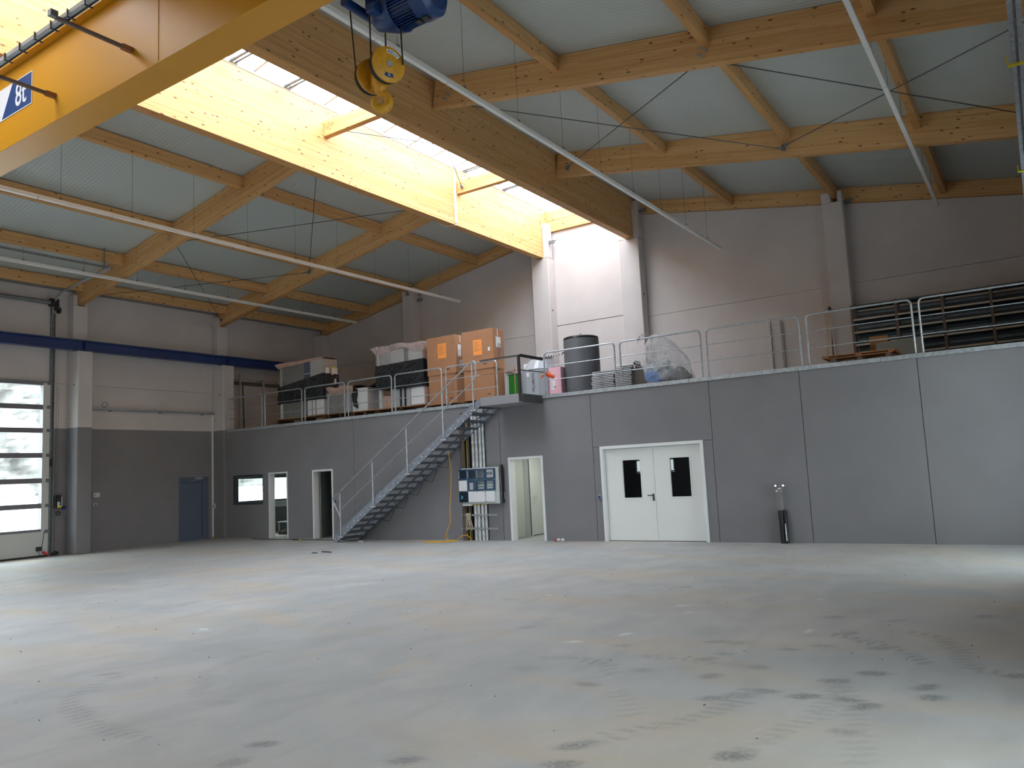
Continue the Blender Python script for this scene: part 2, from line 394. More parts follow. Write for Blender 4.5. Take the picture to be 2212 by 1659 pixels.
def text(name, s, size, mt, mw, parent, extrude=.001, xscale=1.0, label=None):
    c = bpy.data.curves.new(name, 'FONT'); c.body = s; c.size = size; c.extrude = extrude; c.offset = size*.012; c.align_x = 'CENTER'; c.align_y = 'CENTER'
    t = bpy.data.objects.new('tmp', c); COL.objects.link(t); bpy.context.view_layer.update()
    me = bpy.data.meshes.new_from_object(t.evaluated_get(bpy.context.evaluated_depsgraph_get())); me.name = name
    bpy.data.objects.remove(t); me.materials.clear(); me.materials.append(mt)
    me.transform(Matrix.Diagonal((xscale, 1, 1, 1)))
    o = bpy.data.objects.new(name, me); COL.objects.link(o)
    q = mw.copy()
    o.parent = parent; q.translation = mw.translation - WLOC[parent.name]; o.matrix_local = q; WLOC[o.name] = mw.translation.copy()
    return o
def facing(n, loc, upv=(0, 0, 1), roll=0):
    """matrix for a flat thing whose front (+Z local) looks along n"""
    n = Vector(n).normalized(); x = Vector(upv).cross(n).normalized(); y = n.cross(x)
    mt = Matrix((x, y, n)).transposed()
    mt = (mt @ Matrix.Rotation(roll, 3, 'Z')).to_4x4(); mt.translation = Vector(loc); return mt
def arc(c, r, a0, a1, n, ax=0, ay=2):
    out = []
    for i in range(n+1):
        t = R(a0+(a1-a0)*i/n); p = list(c); p[ax] += r*math.cos(t); p[ay] += r*math.sin(t); out.append(tuple(p))
    return out
ORD = ['first', 'second', 'third', 'fourth', 'fifth', 'sixth', 'seventh', 'eighth', 'ninth', 'tenth', 'eleventh', 'twelfth', 'thirteenth', 'fourteenth', 'fifteenth', 'sixteenth', 'seventeenth', 'eighteenth', 'nineteenth', 'twentieth', 'twenty-first', 'twenty-second', 'twenty-third', 'twenty-fourth']

# ------------------------------------------------------------------ floor with its stains
STAINS_DARK = [(6.762,-9.699,.5),(8.203,-10.145,.5),(8.773,-10.958,.6),(8.572,-11.538,.7),(7.802,-11.298,.3),(9.163,-10.359,.6),(9.387,-10.909,.7),(9.659,-10.473,.6),(9.936,-11.164,.8),(9.632,-11.501,.8),(10.217,-11.189,1),(9.73,-9.72,.7),(9.969,-9.467,.5),(10.326,-10.676,.9),(10.547,-10.326,.9),(10.656,-11.269,1),(10.975,-10.591,1),(11.038,-10.857,1),(10.641,-11.88,.6),(10.147,-12.604,1),(9.194,-12.869,.9),(9.288,-13.191,.9),(9.753,-8.016,.6),(10.397,-8.008,.5),(11.188,-7.477,.6),(11.53,-9.992,1),(7.381,-6.392,.6),(6.373,-6.188,.4),(4.973,-6.262,.4),(10.443,-9.383,.7),(10.07,-8.825,.6),(8.995,-9.653,.6),(9.218,-9.629,.5),(9.233,-10.118,.5),(5.423,-8.1,.4),(7.249,-13.776,1),(7.364,-14.102,.6),(8.363,-13.565,.8),(4.079,-13.097,.5),(6.083,-13.242,.3),(9.78,-11.35,.6),(10.52,-11.15,.9)]
ARCS = [([(4.241,-12.98),(4.337,-13.306),(4.53,-13.639),(4.956,-13.896),(5.592,-14.062),(6.15,-14.09),(6.39,-14.058)],.55),([(4.864,-11.67),(4.751,-12.054),(4.935,-12.591),(5.328,-12.961),(5.721,-13.185)],.35),([(9.135,-12.897),(9.288,-12.662),(9.449,-12.417),(9.595,-12.11),(9.752,-11.781),(9.836,-11.468),(9.818,-11.099)],.6),([(10.154,-12.648),(10.223,-12.371),(10.329,-11.943),(10.4,-11.548),(10.414,-11.137),(10.328,-10.549)],.5),([(9.898,-8.929),(10.315,-9.145),(10.666,-9.458),(10.894,-9.864)],.8),([(10.545,-8.558),(10.879,-8.749),(11.111,-9.28),(11.214,-9.913),(11.461,-9.938)],.7),([(7.702,-10.923),(8.015,-10.741),(8.395,-10.901),(8.639,-11.183)],.6),([(8.547,-10.47),(8.911,-10.431),(9.274,-10.437),(9.604,-10.543)],.6),([(10.805,-12.462),(10.723,-11.868),(10.591,-11.331),(10.36,-10.702)],.4),([(9.269,-12.199),(9.076,-11.883),(8.851,-11.605)],.45)]
TAN = [([(6.632,-10.565),(6.65,-10.2),(6.668,-9.912)],.8),([(6.697,-12.07),(6.70,-11.7),(6.71,-11.413)],.9),([(5.377,-11.8),(5.364,-11.177)],.5),([(5.091,-13.618),(5.12,-13.2),(5.149,-12.91)],.6),([(3.822,-13.617),(4.293,-13.455)],.6),([(3.667,-7.709),(3.099,-6.819)],.5),([(.866,-7.39),(2.768,-6.761)],.35),([(-4.222,-6.667),(-2.275,-6.447)],.5),([(-8.048,-6.08),(-7.903,-5.026)],.3),([(7.0,-9.4),(7.05,-9.2)],.6)]
WHT = [(7.987,-9.643),(8.154,-8.258),(9.364,-6.893),(7.906,-7.842),(9.686,-8.848),(7.662,-10.167),(2.956,-11.26),(5.8,-7.6)]
def make_floor():
    x0, x1, y0, y1, st = -12.5, 13.1, -15.6, -.0, .055
    nx = int((x1-x0)/st); ny = int((y1-y0)/st)
    gx, gy = np.meshgrid(np.linspace(x0, x1, nx+1), np.linspace(y0, y1, ny+1), indexing='ij')
    stn = np.zeros((3,)+gx.shape)
    def blob(ch, cx, cy, a, b, ang, k, sh=1.6):
        i0, i1 = np.searchsorted(gx[:, 0], [cx-1, cx+1]); j0, j1 = np.searchsorted(gy[0], [cy-1, cy+1])
        X = gx[i0:i1, j0:j1]-cx; Y = gy[i0:i1, j0:j1]-cy
        u = X*math.cos(ang)+Y*math.sin(ang); v = -X*math.sin(ang)+Y*math.cos(ang)
        d = (u/a)**2+(v/b)**2
        stn[ch, i0:i1, j0:j1] = np.maximum(stn[ch, i0:i1, j0:j1], k*np.clip(sh*(1-d), 0, 1))
    for x, y, k in STAINS_DARK: blob(0, x, y, rnd.uniform(.11, .17), rnd.uniform(.07, .11), R(33+rnd.uniform(-30, 30)), k*.8)
    for ch, arcs in ((0, ARCS), (1, TAN)):
        for pts, k in arcs:
            for (ax, ay), (bx, by) in zip(pts, pts[1:]):
                L = math.hypot(bx-ax, by-ay); n = max(2, int(L/.10)); ang = math.atan2(by-ay, bx-ax)
                for i in range(n):
                    t = (i+.5)/n
                    if ch == 0: blob(0, ax+(bx-ax)*t, ay+(by-ay)*t, .032, .13, ang+R(20), k*.70, 2)
                    else: blob(1, ax+(bx-ax)*t, ay+(by-ay)*t, .13, rnd.uniform(.07, .13), ang, k*.6, 1.2)
    for x, y in WHT: blob(2, x, y, rnd.uniform(.05, .12), .05, R(rnd.uniform(0, 90)), .9)
    vv = np.stack([gx, gy, np.zeros_like(gx)], -1).reshape(-1, 3)
    idx = np.arange(vv.shape[0]).reshape(nx+1, ny+1)
    q = np.stack([idx[:-1, :-1], idx[1:, :-1], idx[1:, 1:], idx[:-1, 1:]], -1).reshape(-1, 4)
    base = vv.shape[0]
    # the rest of the slab in large quads
    ex = [(XL-.3, x0, YF, 0.), (x1, XR+.3, YF, 0.), (x0, x1, YF, y0), (XL-.3, XR+.3, 0., YB+.3)]
    ev = []; eq = []
    for a, b, c, d in ex:
        k = base+len(ev); ev += [(a, c, 0), (b, c, 0), (b, d, 0), (a, d, 0)]; eq.append((k, k+1, k+2, k+3))
    vv = np.concatenate([vv, np.array(ev)]); q = np.concatenate([q, np.array(eq)])
    me = bpy.data.meshes.new('floor'); me.vertices.add(len(vv)); me.vertices.foreach_set('co', vv.ravel())
    me.loops.add(q.size); me.polygons.add(len(q)); me.loops.foreach_set('vertex_index', q.ravel().astype(np.int32))
    me.polygons.foreach_set('loop_start', np.arange(0, q.size, 4, dtype=np.int32)); me.update(calc_edges=True)
    at = me.color_attributes.new('stain', 'FLOAT_COLOR', 'POINT'); col = np.zeros((len(vv), 4)); col[:, 3] = 1
    col[:base, :3] = stn.reshape(3, -1).T; at.data.foreach_set('color', col.ravel())
    me.materials.append(FLOOR); o = bpy.data.objects.new('floor', me); COL.objects.link(o); o['kind'] = 'structure'
    WLOC['floor'] = Vector((0, 0, 0))
    B(XL-.3, XR+.3, YF, YB+.3, -.25, -.004).build('slab_edge', JOINT, o)
make_floor()

# ------------------------------------------------------------------ walls
def cut(rect, holes):
    """split a rectangle (a0,a1,b0,b1) around holes -> list of rects"""
    a0, a1, b0, b1 = rect; hs = [h for h in holes if h[0] < a1-1e-6 and h[1] > a0+1e-6 and h[2] < b1-1e-6 and h[3] > b0+1e-6]
    if not hs: return [rect]
    xs = sorted({a0, a1, *[min(max(v, a0), a1) for h in hs for v in h[:2]]}); out = []
    for p, q in zip(xs, xs[1:]):
        hh = sorted((max(h[2], b0), min(h[3], b1)) for h in hs if h[0] < (p+q)/2 < h[1]); z = b0
        for c, d in hh:
            if c > z+1e-6: out.append((p, q, z, c))
            z = max(z, d)
        if z < b1-1e-6: out.append((p, q, z, b1))
    return out
def wall_y(name, y0, y1, rects, holes, mt, jm, face=.03, side=-1):
    """wall across the view (plane y); side -1: hall side is y0. core plus proud panels"""
    xa = min(r[0] for r in rects); xb = max(r[1] for r in rects); za = min(r[2] for r in rects); zb = max(r[3] for r in rects)
    core = MB()
    for r in cut((xa, xb, za, zb), holes): core.box(r[0], r[1], y0+face, y1, r[2], r[3])
    w = core.build(name, jm, kind='structure')
    for r in rects:
        g = .006; p = MB()
        for q in cut((r[0]+g, r[1]-g, r[2]+(g if r[2] > 0.01 else 0), r[3]-g), holes): p.box(q[0], q[1], y0, y0+face, q[2], q[3])
        p.build('panel', mt, w)
    return w

# holes in the mezzanine front wall
D1 = (.01, 1.08, 0, 2.17); D2 = (-7.59, -6.675, 0, 2.155); D3 = (-9.72, -8.795, 0, 2.155); DD = (2.776, 5.41, 0, 2.30); WN = (-11.60, -10.02, 1.09, 2.16)
HOLES = [D1, D2, D3, DD, WN]
rects = [(-12.57, -5.73, 0, 3.66), (-5.73, -.24, 0, 3.66), (-.24, 2.57, 0, 3.66), (2.57, 5.65, 2.30, 3.66), (2.57, 5.65, 0, 2.30), (5.65, 7.67, 0, 3.66), (7.67, 9.96, 0, 3.66), (9.96, 13.13, 0, 3.66)]
wall_y('wall_middle', 0, .20, rects, HOLES, GREYP, JOINT, .022)

# mezzanine floor slab with its galvanised edge channel
mz = B(XL+.01, XR-.01, .0, YB-.04, 3.66, ZM).build('mezzanine_floor', GREYP, kind='structure')
ch = MB().box(-11.95, XR-.02, -.035, -.005, 3.655, 3.745).box(-11.95, XR-.02, -.005, .06, 3.735, 3.745)
ec = ch.build('edge_channel', GALV, mz)
for x in (-9.0, -5.1, -2.4, 2.35, 5.2, 6.9, 9.3): B(x, x+.012, -.037, -.034, 3.66, 3.74).build('channel_joint', GALVD, mz)

# gable wall: panels between columns, sloping tops under the gable rafters
GC = [(-12.57, -12.0), (-7.67, -7.13), (-1.84, -1.19), (1.43, 2.10), (7.53, 8.06), (12.55, 13.13)]
wb = B(XL-.3, XR+.3, YB+.035, YB+.30, 0, 6.9).build('wall_back', WJOINT, kind='structure')
tops = MB(); tops.prism([(XL-.3, 6.9), (XR+.3, 6.9), (XR+.3, soffit(XR)), (CX+1.6, 10.4), (CX-1.6, 10.4), (XL-.3, soffit(XL))], 'y', YB+.035, YB+.30); tops.build('gable_infill', WJOINT, wb)
edges = [XL, -7.4, -1.5, 1.76, 7.8, XR]
for a, b in zip(edges, edges[1:]):
    zj = 6.57 if a == -1.5 else 6.40
    g = .012 if a == -1.5 else .005
    B(a+.004, b-.004, YB, YB+.035, ZM, zj-g).build('panel', WHITEP, wb)
    def tz(x): return (soffit(x)-.40) if not (-1.4 < x < 1.95) else 9.85
    pts = [(a+.004, zj+g), (b-.004, zj+g)]
    if a == -1.5: pts += [(b-.004, 9.785), (a+.004, 9.785)]
    else: pts += [(b-.004, soffit(b)-.43), (a+.004, soffit(a)-.43)]
    MB().prism(pts, 'y', YB, YB+.035).build('panel', WHITEP, wb)
B(XL, -4, YB, YB+.035, 0, 3.6).build('panel', ROOMW, wb); B(-4, XR, YB, YB+.035, 0, 3.6).build('panel', ROOMW, wb)

# long walls
def wall_x(name, x0, x1, xin, holes, segs, mt, jm):
    """x0..x1 thickness, xin: inner face; panels of each bay with a horizontal joint"""
    s = 1 if xin > x0 else -1          # +1: inner face is the +x side
    core = MB(); hl = [(a, b, c, d) for a, b, c, d in holes]
    for r in cut((YF, YB+.3, 0, 8.05), hl):
        core.box(min(x0, xin-s*.03), max(x0, xin-s*.03), r[0], r[1], r[2], r[3])
    w = core.build(name, jm, kind='structure')
    for a, b in segs:
        for c, d in ((0, 2.7 if 0 else 5.10), (5.10, 7.98)):
            p = MB()
            for q in cut((a+.005, b-.005, c+(.005 if c else 0), d-.005), hl): p.box(xin-s*.03, xin, q[0], q[1], q[2], q[3])
            p.build('panel', mt, w)
    return w
WINL = (.85, 3.45, 1.15, 2.08); PD = (-1.46, -.30, 0, 2.15)
lh = [(a, b, 0, DOORH) for a, b in LDOORS] + [WINL, PD]
segs = [(YF, -20.15), (-20.15, -15.1), (-15.1, -10.03), (-10.03, -4.96), (-4.96, .0), (.0, YB)]
wall_x('wall_left', XL-.36, None, XL, lh, segs, WALLP, WJOINT)
wall_x('wall_right', XR+.36, None, XR, [(a, b, 0, DOORH) for a, b in ADDED_RDOORS], segs, WALLP, WJOINT)
wfm = MB()
for r in cut((XL-.3, XR+.3, 0, 8.0), ADDED_FWINDOWS): wfm.box(r[0], r[1], YF-.3, YF, r[2], r[3])
wf = wfm.build('wall_front', WALLP, kind='structure')
for k, (a, b, c, d) in enumerate(ADDED_FWINDOWS):
    wd = holder('window_%d' % (k+3), ((a+b)/2, YF, 0)); fr = MB()  # unseen window, added for its light and mirror image
    for j in range(4): z = c+.01+(d-c-.1)*j/3; fr.box(a, b, YF-.14, YF-.08, z, z+.08)
    for x in (a, b-.08): fr.box(x, x+.08, YF-.14, YF-.08, c+.1, d-.05)
    fr.build('frame', SKYF, wd); B(a+.08, b-.08, YF-.12, YF-.105, c+.1, d-.05).build('pane', PANE, wd)
MB().prism([(XL-.3, 8.0), (XR+.3, 8.0), (CX+1.6, 10.5), (CX-1.6, 10.5)], 'y', YF-.3, YF).build('gable_infill', WALLP, wf)

# ceiling slopes
ce = MB()
ce.prism([(XL-.5, soffit(XL-.5)), (BX1-.23, soffit(BX1-.23)), (BX1-.23, soffit(BX1-.23)+.14), (XL-.5, soffit(XL-.5)+.14)], 'y', YF-.3, YB+.3)
ceo = ce.build('ceiling', CEIL, kind='structure')
MB().prism([(XR+.5, soffit(XR+.5)), (BX2+.005, soffit(BX2)), (BX2+.005, soffit(BX2)+.14), (XR+.5, soffit(XR+.5)+.14)], 'y', YF-.3, YB+.3).build('right_slope_sheet', CEIL, ceo)

# rooms under the mezzanine
rm = B(-8.35, -8.25, .20, YB, 0, 3.66).build('wall_room_divider', ROOMW, kind='structure')
B(-4.1, -4.0, .20, YB, 0, 3.66).build('panel', ROOMW, rm); B(-.60, -.50, .20, YB, 0, 3.66).build('panel', ROOMW, rm); B(1.75, 1.85, .20, YB, 0, 3.66).build('panel', ROOMW, rm)
B(6.5, 6.6, .20, YB, 0, 3.66).build('panel', ROOMW, rm)
for a, b in ((-8.25, -4.1), (1.85, 6.5)):
    B(a, b, .205, .225, 2.6, 3.6).build('panel', ROOMW, rm)
for r in cut((XL+.02, -8.35, 0, 3.6), HOLES): B(r[0], r[1], .201, .21, r[2], r[3]).build('lining', ROOMW, rm)
B(XL+.01, -8.35, .2, YB, 2.95, 3.0).build('lining', ROOMW, rm)
B(-.5, 1.75, .2, YB, 2.5, 2.55).build('lining', ROOMW, rm)
B(-8.25, -4.1, .23, YB, 2.5, 2.55).build('lining', ROOMW, rm)

# ------------------------------------------------------------------ columns
PRECAST = WALLP
def column(lo_box, name_label, group, up_box=None, zled=6.07, ztop=7.515, fork=None, parts=True, ins=()):
    c = thing('column', name_label, 'column', (0.5*(lo_box[0]+lo_box[1]), .5*(lo_box[2]+lo_box[3]), 0), group)
    if up_box:
        B(lo_box[0], lo_box[1], lo_box[2], lo_box[3], 0, zled).build('shaft', WALLP, c, bevel=.018)
        B(*up_box, zled, ztop).build('upper_shaft', WALLP, c, bevel=.015)
    else: B(*lo_box, fork[2] if fork and len(fork) > 2 else 0, ztop).build('shaft', WHITEP, c, bevel=.018)
    return c
BAYNAME = {-25.47: 'far behind the camera', -20.40: 'behind the camera', -15.33: 'nearest the camera', -10.26: 'before the large glazed door', -5.19: 'just past the large glazed door', -.12: 'at the grey office wall'}
for y in BAYS:
    c = column((XL+.002, -11.96, y, y+.45), 'white column on the left wall, dark grey below, '+BAYNAME[y], 'left wall columns', (XL+.002, -12.28, y, y+.45))
    for a, b in ((y, y+.13), (y+.33, y+.45)): B(XL+.002, -12.28, a, b, 7.515, 7.84).build('fork', WALLP, c, bevel=.012)
    if y > -6:
        for z in (5.04 if y < -1 else 5.0,): MB().tube([(-12.18, y-.003, z), (-12.18, y+.01, z)], .03, 10).build('socket_hole', BLACK, c)
        for z in (4.03, 4.18) if y < -1 else (4.12,): MB().tube([(-12.42, y-.003, z), (-12.42, y+.01, z)], .02, 8).build('socket_hole', BLACK, c)
for y in BAYS:
    c = column((12.52, XR-.002, y, y+.45), 'white column on the right wall out of view, '+BAYNAME[y].replace('left', 'right'), 'right wall columns', (12.84, XR-.002, y, y+.45))
    for a, b in ((y, y+.13), (y+.33, y+.45)): B(12.84, XR-.002, a, b, 7.515, 7.84).build('fork', WALLP, c, bevel=.012)
gl = ['pale column in the left rear corner above the mezzanine', 'pale column standing behind the plastic-wrapped pallets', 'bright white column carrying the left ridge beam', 'bright white column carrying the right ridge beam', 'grey-white column beside the dark shelving rack', 'column in the right rear corner outside the picture']
for (a, b), lb in zip(GC, gl):
    i = gl.index(lb)
    if i in (2, 3):
        c = thing('column', lb, 'column', ((a+b)/2, 4.83, ZM), 'gable wall columns')
        B(a, b, 4.63, YB-.004, ZM, 8.85).build('shaft', WHITEP, c, bevel=.015)
        bx = (BX1-.24, BX1) if i == 2 else (BX2-.24, BX2)
        zt = 10.03
        B(bx[1]+.004, b+(.03 if i == 3 else 0), 4.63, YB-.06, 8.85, zt).build('fork', WHITEP, c, bevel=.012)
        B(a, bx[0]-.004, 4.63, YB-.06, 8.85, 9.75).build('fork', WHITEP, c, bevel=.012)
        xo = b+.003
        for z in (9.95, 9.83) : MB().tube([(bx[1]+.07, 4.628, z), (bx[1]+.07, 4.62, z)], .014, 8).build('bolt', GALVD, c)
        for z in (9.35, 9.27): MB().tube([(b-.003 if i == 2 else b+.02, 4.80, z), (xo if i == 2 else b+.035, 4.80, z)], .016, 8).build('bolt', GALVD, c)
        MB().tube([(b-.01, 4.80, 7.07), (b+.003, 4.80, 7.07)], .035, 12).build('socket_hole', BLACK, c)
    else:
        xm = (a+b)/2; ztop = min(soffit(a), soffit(b))-.315
        c = thing('column', lb, 'column', (xm, 4.83, ZM), 'gable wall columns')
        B(a, b, 4.63, YB-.004, ZM, ztop-.12).build('shaft', WHITEP, c, bevel=.015)
        if i in (1, 4):
            px = -7.42 if i == 1 else 7.86
            B(a, px-.08, 4.63, YB-.06, ztop-.12, ztop+.17).build('fork', WHITEP, c, bevel=.01)
            B(px+.08, b, 4.63, YB-.06, ztop-.12, ztop+.17).build('fork', WHITEP, c, bevel=.01)

# ------------------------------------------------------------------ timber roof structure
def bolts(parent, x, y, z, n=4, r=.028):
    for dx, dz in ((0, .075), (.075, .02), (-.06, -.015), (.01, -.075))[:n]:
        MB().tube([(x+dx, y, z+dz), (x+dx, y-.012, z+dz)], r, 8).build('bolt', GALV, parent)
for x, nm in ((BX1-.12, 'left'), (BX2-.12, 'right')):
    o = timber('ridge_beam', (x, YF, 8.86), (x, 4.63+.36, 8.86), .24, 1.68)
    tag(o, 'massive honey-coloured timber ridge beam on the '+nm+' side of the skylight', 'beam', 'ridge beams')
WM = {}
RY = {-10.12: 'above the yellow crane girder', -5.05: 'in the middle of the visible roof', .02: 'above the mezzanine railing'}
for y in list(RY)+[-15.19]:
    w = RY.get(y, 'nearest the camera')
    yc = y+.08
    xe = -12.40
    a = timber('rafter', (xe, yc, soffit(xe)-.655), (BX1-.24, yc, soffit(BX1-.24)-.655), .16, .64)
    tag(a, 'deep sloping timber rafter on the left roof slope, '+w, 'rafter', 'main rafters')
    xe = XR-.25
    b = timber('rafter', (BX2, yc, soffit(BX2)-.655), (xe, yc, soffit(xe)-.655), .16, .64)
    tag(b, 'deep sloping timber rafter on the right roof slope, '+w, 'rafter', 'main rafters')
    c = timber('strut', (BX1, yc, 9.80), (BX2-.24, yc, 9.80), .16, .37)
    tag(c, 'short timber strut bridging the skylight, '+w, 'strut', 'skylight struts')
    bpy.context.view_layer.update()
    def addb(par, x, z, n=4, scale=1):
        for dx, dz in ((0, .075), (.075, .02), (-.06, -.015), (.01, -.075))[:n]:
            mb = MB().tube([(x+dx, y, z+dz), (x+dx, y-.014, z+dz)], .03*scale, 8)
            o = mb.build('bolt', GALV); o.parent = par; o.matrix_parent_inverse = par.matrix_world.inverted()
    addb(b, 2.31, 9.62); addb(b, 7.79, 8.655); addb(a, -7.5, 8.64); addb(c, -1.15, 10.02, 4, .8)
for sx, x0, x1 in (('left', -12.40, BX1-.24), ('right', BX2, XR-.2)):
    p = (x0, 5.02, soffit(x0)-.42), (x1, 5.02, soffit(x1)-.42)
    tag(timber('rafter', *p, .10, .41), 'shallower timber edge rafter along the top of the rear wall, %s slope' % sx, 'rafter', 'main rafters')
g1 = tag(timber('strut', (BX1, 5.0, 9.79), (BX2-.24, 5.0, 9.79), .12, .37), 'lower timber strut above the bright rear wall panel at the skylight end', 'strut', 'skylight struts')
tag(timber('strut', (BX1, 5.0, 10.165), (BX2-.24, 5.0, 10.165), .12, .36), 'upper timber strut above the bright rear wall panel at the skylight end', 'strut', 'skylight struts')
rows = {'left': [-4.37, -7.40, -9.80, -12.0], 'right': [4.96, 7.86, 10.41, 12.75]}
BAYL = [(-15.03, -10.12, 'over the crane girder'), (-9.96, -5.05, 'before the middle rafters'), (-4.89, .02, 'after the middle rafters'), (.18, 4.97, 'ending at the rear wall')]
rown = ['first row below ridge', 'second row below ridge', 'third row below ridge', 'lowest row at eave']
for sd, xs in rows.items():
    for i, x in enumerate(xs):
        for a, b, w in BAYL:
            if i == 3:
                h = .314
            else: h = .314
            o = timber('purlin', (x, a, soffit(x)-.33), (x, b if not (b > 4 and x in (-7.40, 7.86)) else 4.63+.2, soffit(x)-.33), .13, h)
            tag(o, 'timber purlin, %s slope, %s, %s' % (sd, rown[i], w), 'purlin', 'roof purlins')

# ------------------------------------------------------------------ skylight
sk = holder('skylight', (CX, -13, 10.54))
sb = MB()
xa, xb = BX1-.1, BX2-.12
for k, y in enumerate(np.arange(YF+.6, YB, 1.0)):
    MB().obar((xa, y, 10.60), (CX, y, 10.95), .05, .05).obar((CX, y, 10.95), (xb, y, 10.60), .05, .05).build('glazing_bar', SKYF, sk)
    y2 = min(y+.97, YB+.1)
    MB().grid(lambda u, v: (xa+(CX-xa)*u, y+.03+(y2-y-.03)*v, 10.61+.35*u), 1, 1).grid(lambda u, v: (CX+(xb-CX)*u, y+.03+(y2-y-.03)*v, 10.96-.35*u), 1, 1).build('pane', ROOFG, sk)
B(BX1-.24, BX1+.012, YF, YB, 10.54, 10.60).build('curb', SKYF, sk); B(BX2-.24-.012, BX2, YF, YB, 10.54, 10.60).build('curb', SKYF, sk)
for y in (-7.76, -6.37, .02, 1.99, -12.6, -11.2):
    MB().tube([(-1.05, y-.05, 10.40), (.75, y-.05, 10.46)], .03, 8).tube([(-1.05, y+.06, 10.40), (.75, y+.06, 10.46)], .02, 8).box(-1.08, -1.03, y-.09, y+.1, 10.37, 10.60).box(.72, .77, y-.09, y+.1, 10.42, 10.66).build('opener_arm', GALVD, sk)
for y in (-7.24, -5.22, -3.22, -2.14, 1.0, 3.0): MB().obar((.35, y, 10.64), (.75, y+.05, 10.5), .03, .03).build('bracket', GALVD, sk)

# white cable duct running down the bright beam
t = B(BX1+.001, BX1+.045, -.13, -.07, 8.90, 10.50).build('cable_duct', FRAMEW, bevel=.004)
tag(t, 'thin white vertical cable duct on the bright side of the left ridge beam', 'duct')
cw = MB().tube([(BX1+.02, -.1, 8.9), (BX1+.02, -.11, 8.845), (BX1-.26, -.2, 8.845), (-1.75, -.25, 8.9), (-2.2, -.3, 9.3)], .008, 6).build('cable', FRAMEW, t)

# ------------------------------------------------------------------ wind bracing rods
RN = [0]
def rod(p, q, lab, n=0):
    RN[0] += 1; dz = -.06*(RN[0] % 2); yy = lambda t: -4.865 if t[1] < -3 else -.02
    p = (p[0], yy(p), p[2]+dz); q = (q[0], yy(q), q[2]+dz)
    o = MB().tube([p, q], .010, 6, cap=False).build('bracing_rod', WIRE); tag(o, lab, 'rod', 'wind bracing rods')
    for a, b in ((p, q), (q, p)):
        a = Vector(a); d = (Vector(b)-a).normalized()
        MB().tube([a, a+d*.16], .022, 8).tube([a+Vector((0, .0, -.03)), a+Vector((0, .0, .03))], .04, 8).build('rod_anchor', GALVD, o)
zl = lambda x: soffit(x)-.49
rod((2.3, -4.88, 9.61), (7.77, .01, 8.66), 'thin steel bracing rod ending at the bolts mid-rafter over the railing, right slope')
rod((2.3, .01, 9.62), (7.8, -4.88, 8.66), 'thin steel bracing rod starting beside the right ridge beam near the rear wall')
rod((7.8, -4.88, 8.65), (12.9, .01, 7.76), 'thin steel bracing rod crossing behind the outermost light rail, sinking to the right')
rod((7.77, .01, 8.66), (12.9, -4.88, 7.76), 'thin steel bracing rod crossing behind the outermost light rail, rising to the right')
rod((-7.5, -4.88, 8.63), (-1.75, .01, 9.63), 'thin steel bracing rod on the left slope rising towards the ridge and the rear wall')
rod((-7.55, .01, 8.65), (-1.75, -4.88, 9.63), 'thin steel bracing rod on the left slope rising towards the ridge and the camera')
rod((-7.55, -4.88, 8.63), (-12.2, .01, 7.80), 'thin bracing rod low on the left slope, middle rafter to far column')
rod((-7.6, .01, 8.64), (-12.2, -4.88, 7.80), 'thin bracing rod low on the left slope, far rafter to nearer column')
rod((-1.15, .01, 10.02), (1.65, -4.88, 10.02), 'thin steel bracing rod in the skylight running from the far strut')
rod((-1.15, -4.88, 9.98), (1.65, .01, 10.0), 'thin steel bracing rod in the skylight running from the nearer strut')
for x, y, z, lb in ((-1.02, 4.78, 9.38, 'small galvanised bracing bracket on the bright column left of the skylight end'), (2.28, 4.78, 9.70, 'small galvanised bracing bracket on the column right of the skylight end'), (8.18, 4.9, 8.62, 'small galvanised bracing bracket beside the column near the shelving rack'), (-6.98, 4.9, 8.4, 'small galvanised bracing bracket beside the column behind the wrapped pallets')):
    o = MB().box(x-.16, x+.02, y-.04, y+.04, z-.05, z+.05).tube([(x, y, z), (x+.13, y-.02, z+.03)], .015, 6).build('bracket', GALVD); tag(o, lb, 'bracket', 'bracing brackets')

# ------------------------------------------------------------------ suspended light rails
LR = [(-4.73, 'second light rail from the left, a long white strip under the left slope'), (-9.84, 'leftmost light rail, a long white strip under the left slope'), (4.77, 'long white light rail running beside the right ridge beam'), (10.30, 'rightmost light rail, a long white strip under the right slope')]
for x, lb in LR:
    c = thing('light_rail', lb, 'light', (x, -5, 7.87), 'suspended light rails')
    ys = [4.39-1.573*k for k in range(16)]
    MB().box(x-.03, x+.03, ys[-1], 4.39, 7.875, 7.925).build('trunking', LUM, c, bevel=.006)
    for k in range(15):
        B(x-.038, x+.038, ys[k+1]+.01, ys[k]-.01, 7.835, 7.876).build('diffuser', LUM, c, bevel=.006)
    for k in range(1, 15):
        y = ys[k]+.45; zt = soffit(x)
        MB().box(x-.025, x+.025, y-.02, y+.02, 7.925, 7.965).build('clip', GALVD, c)
        MB().tube([(x, y, 7.95), (x, y, zt-(.335 if x < -9 else 0))], .0035, 4, cap=False).build('suspension_wire', WIRE, c)

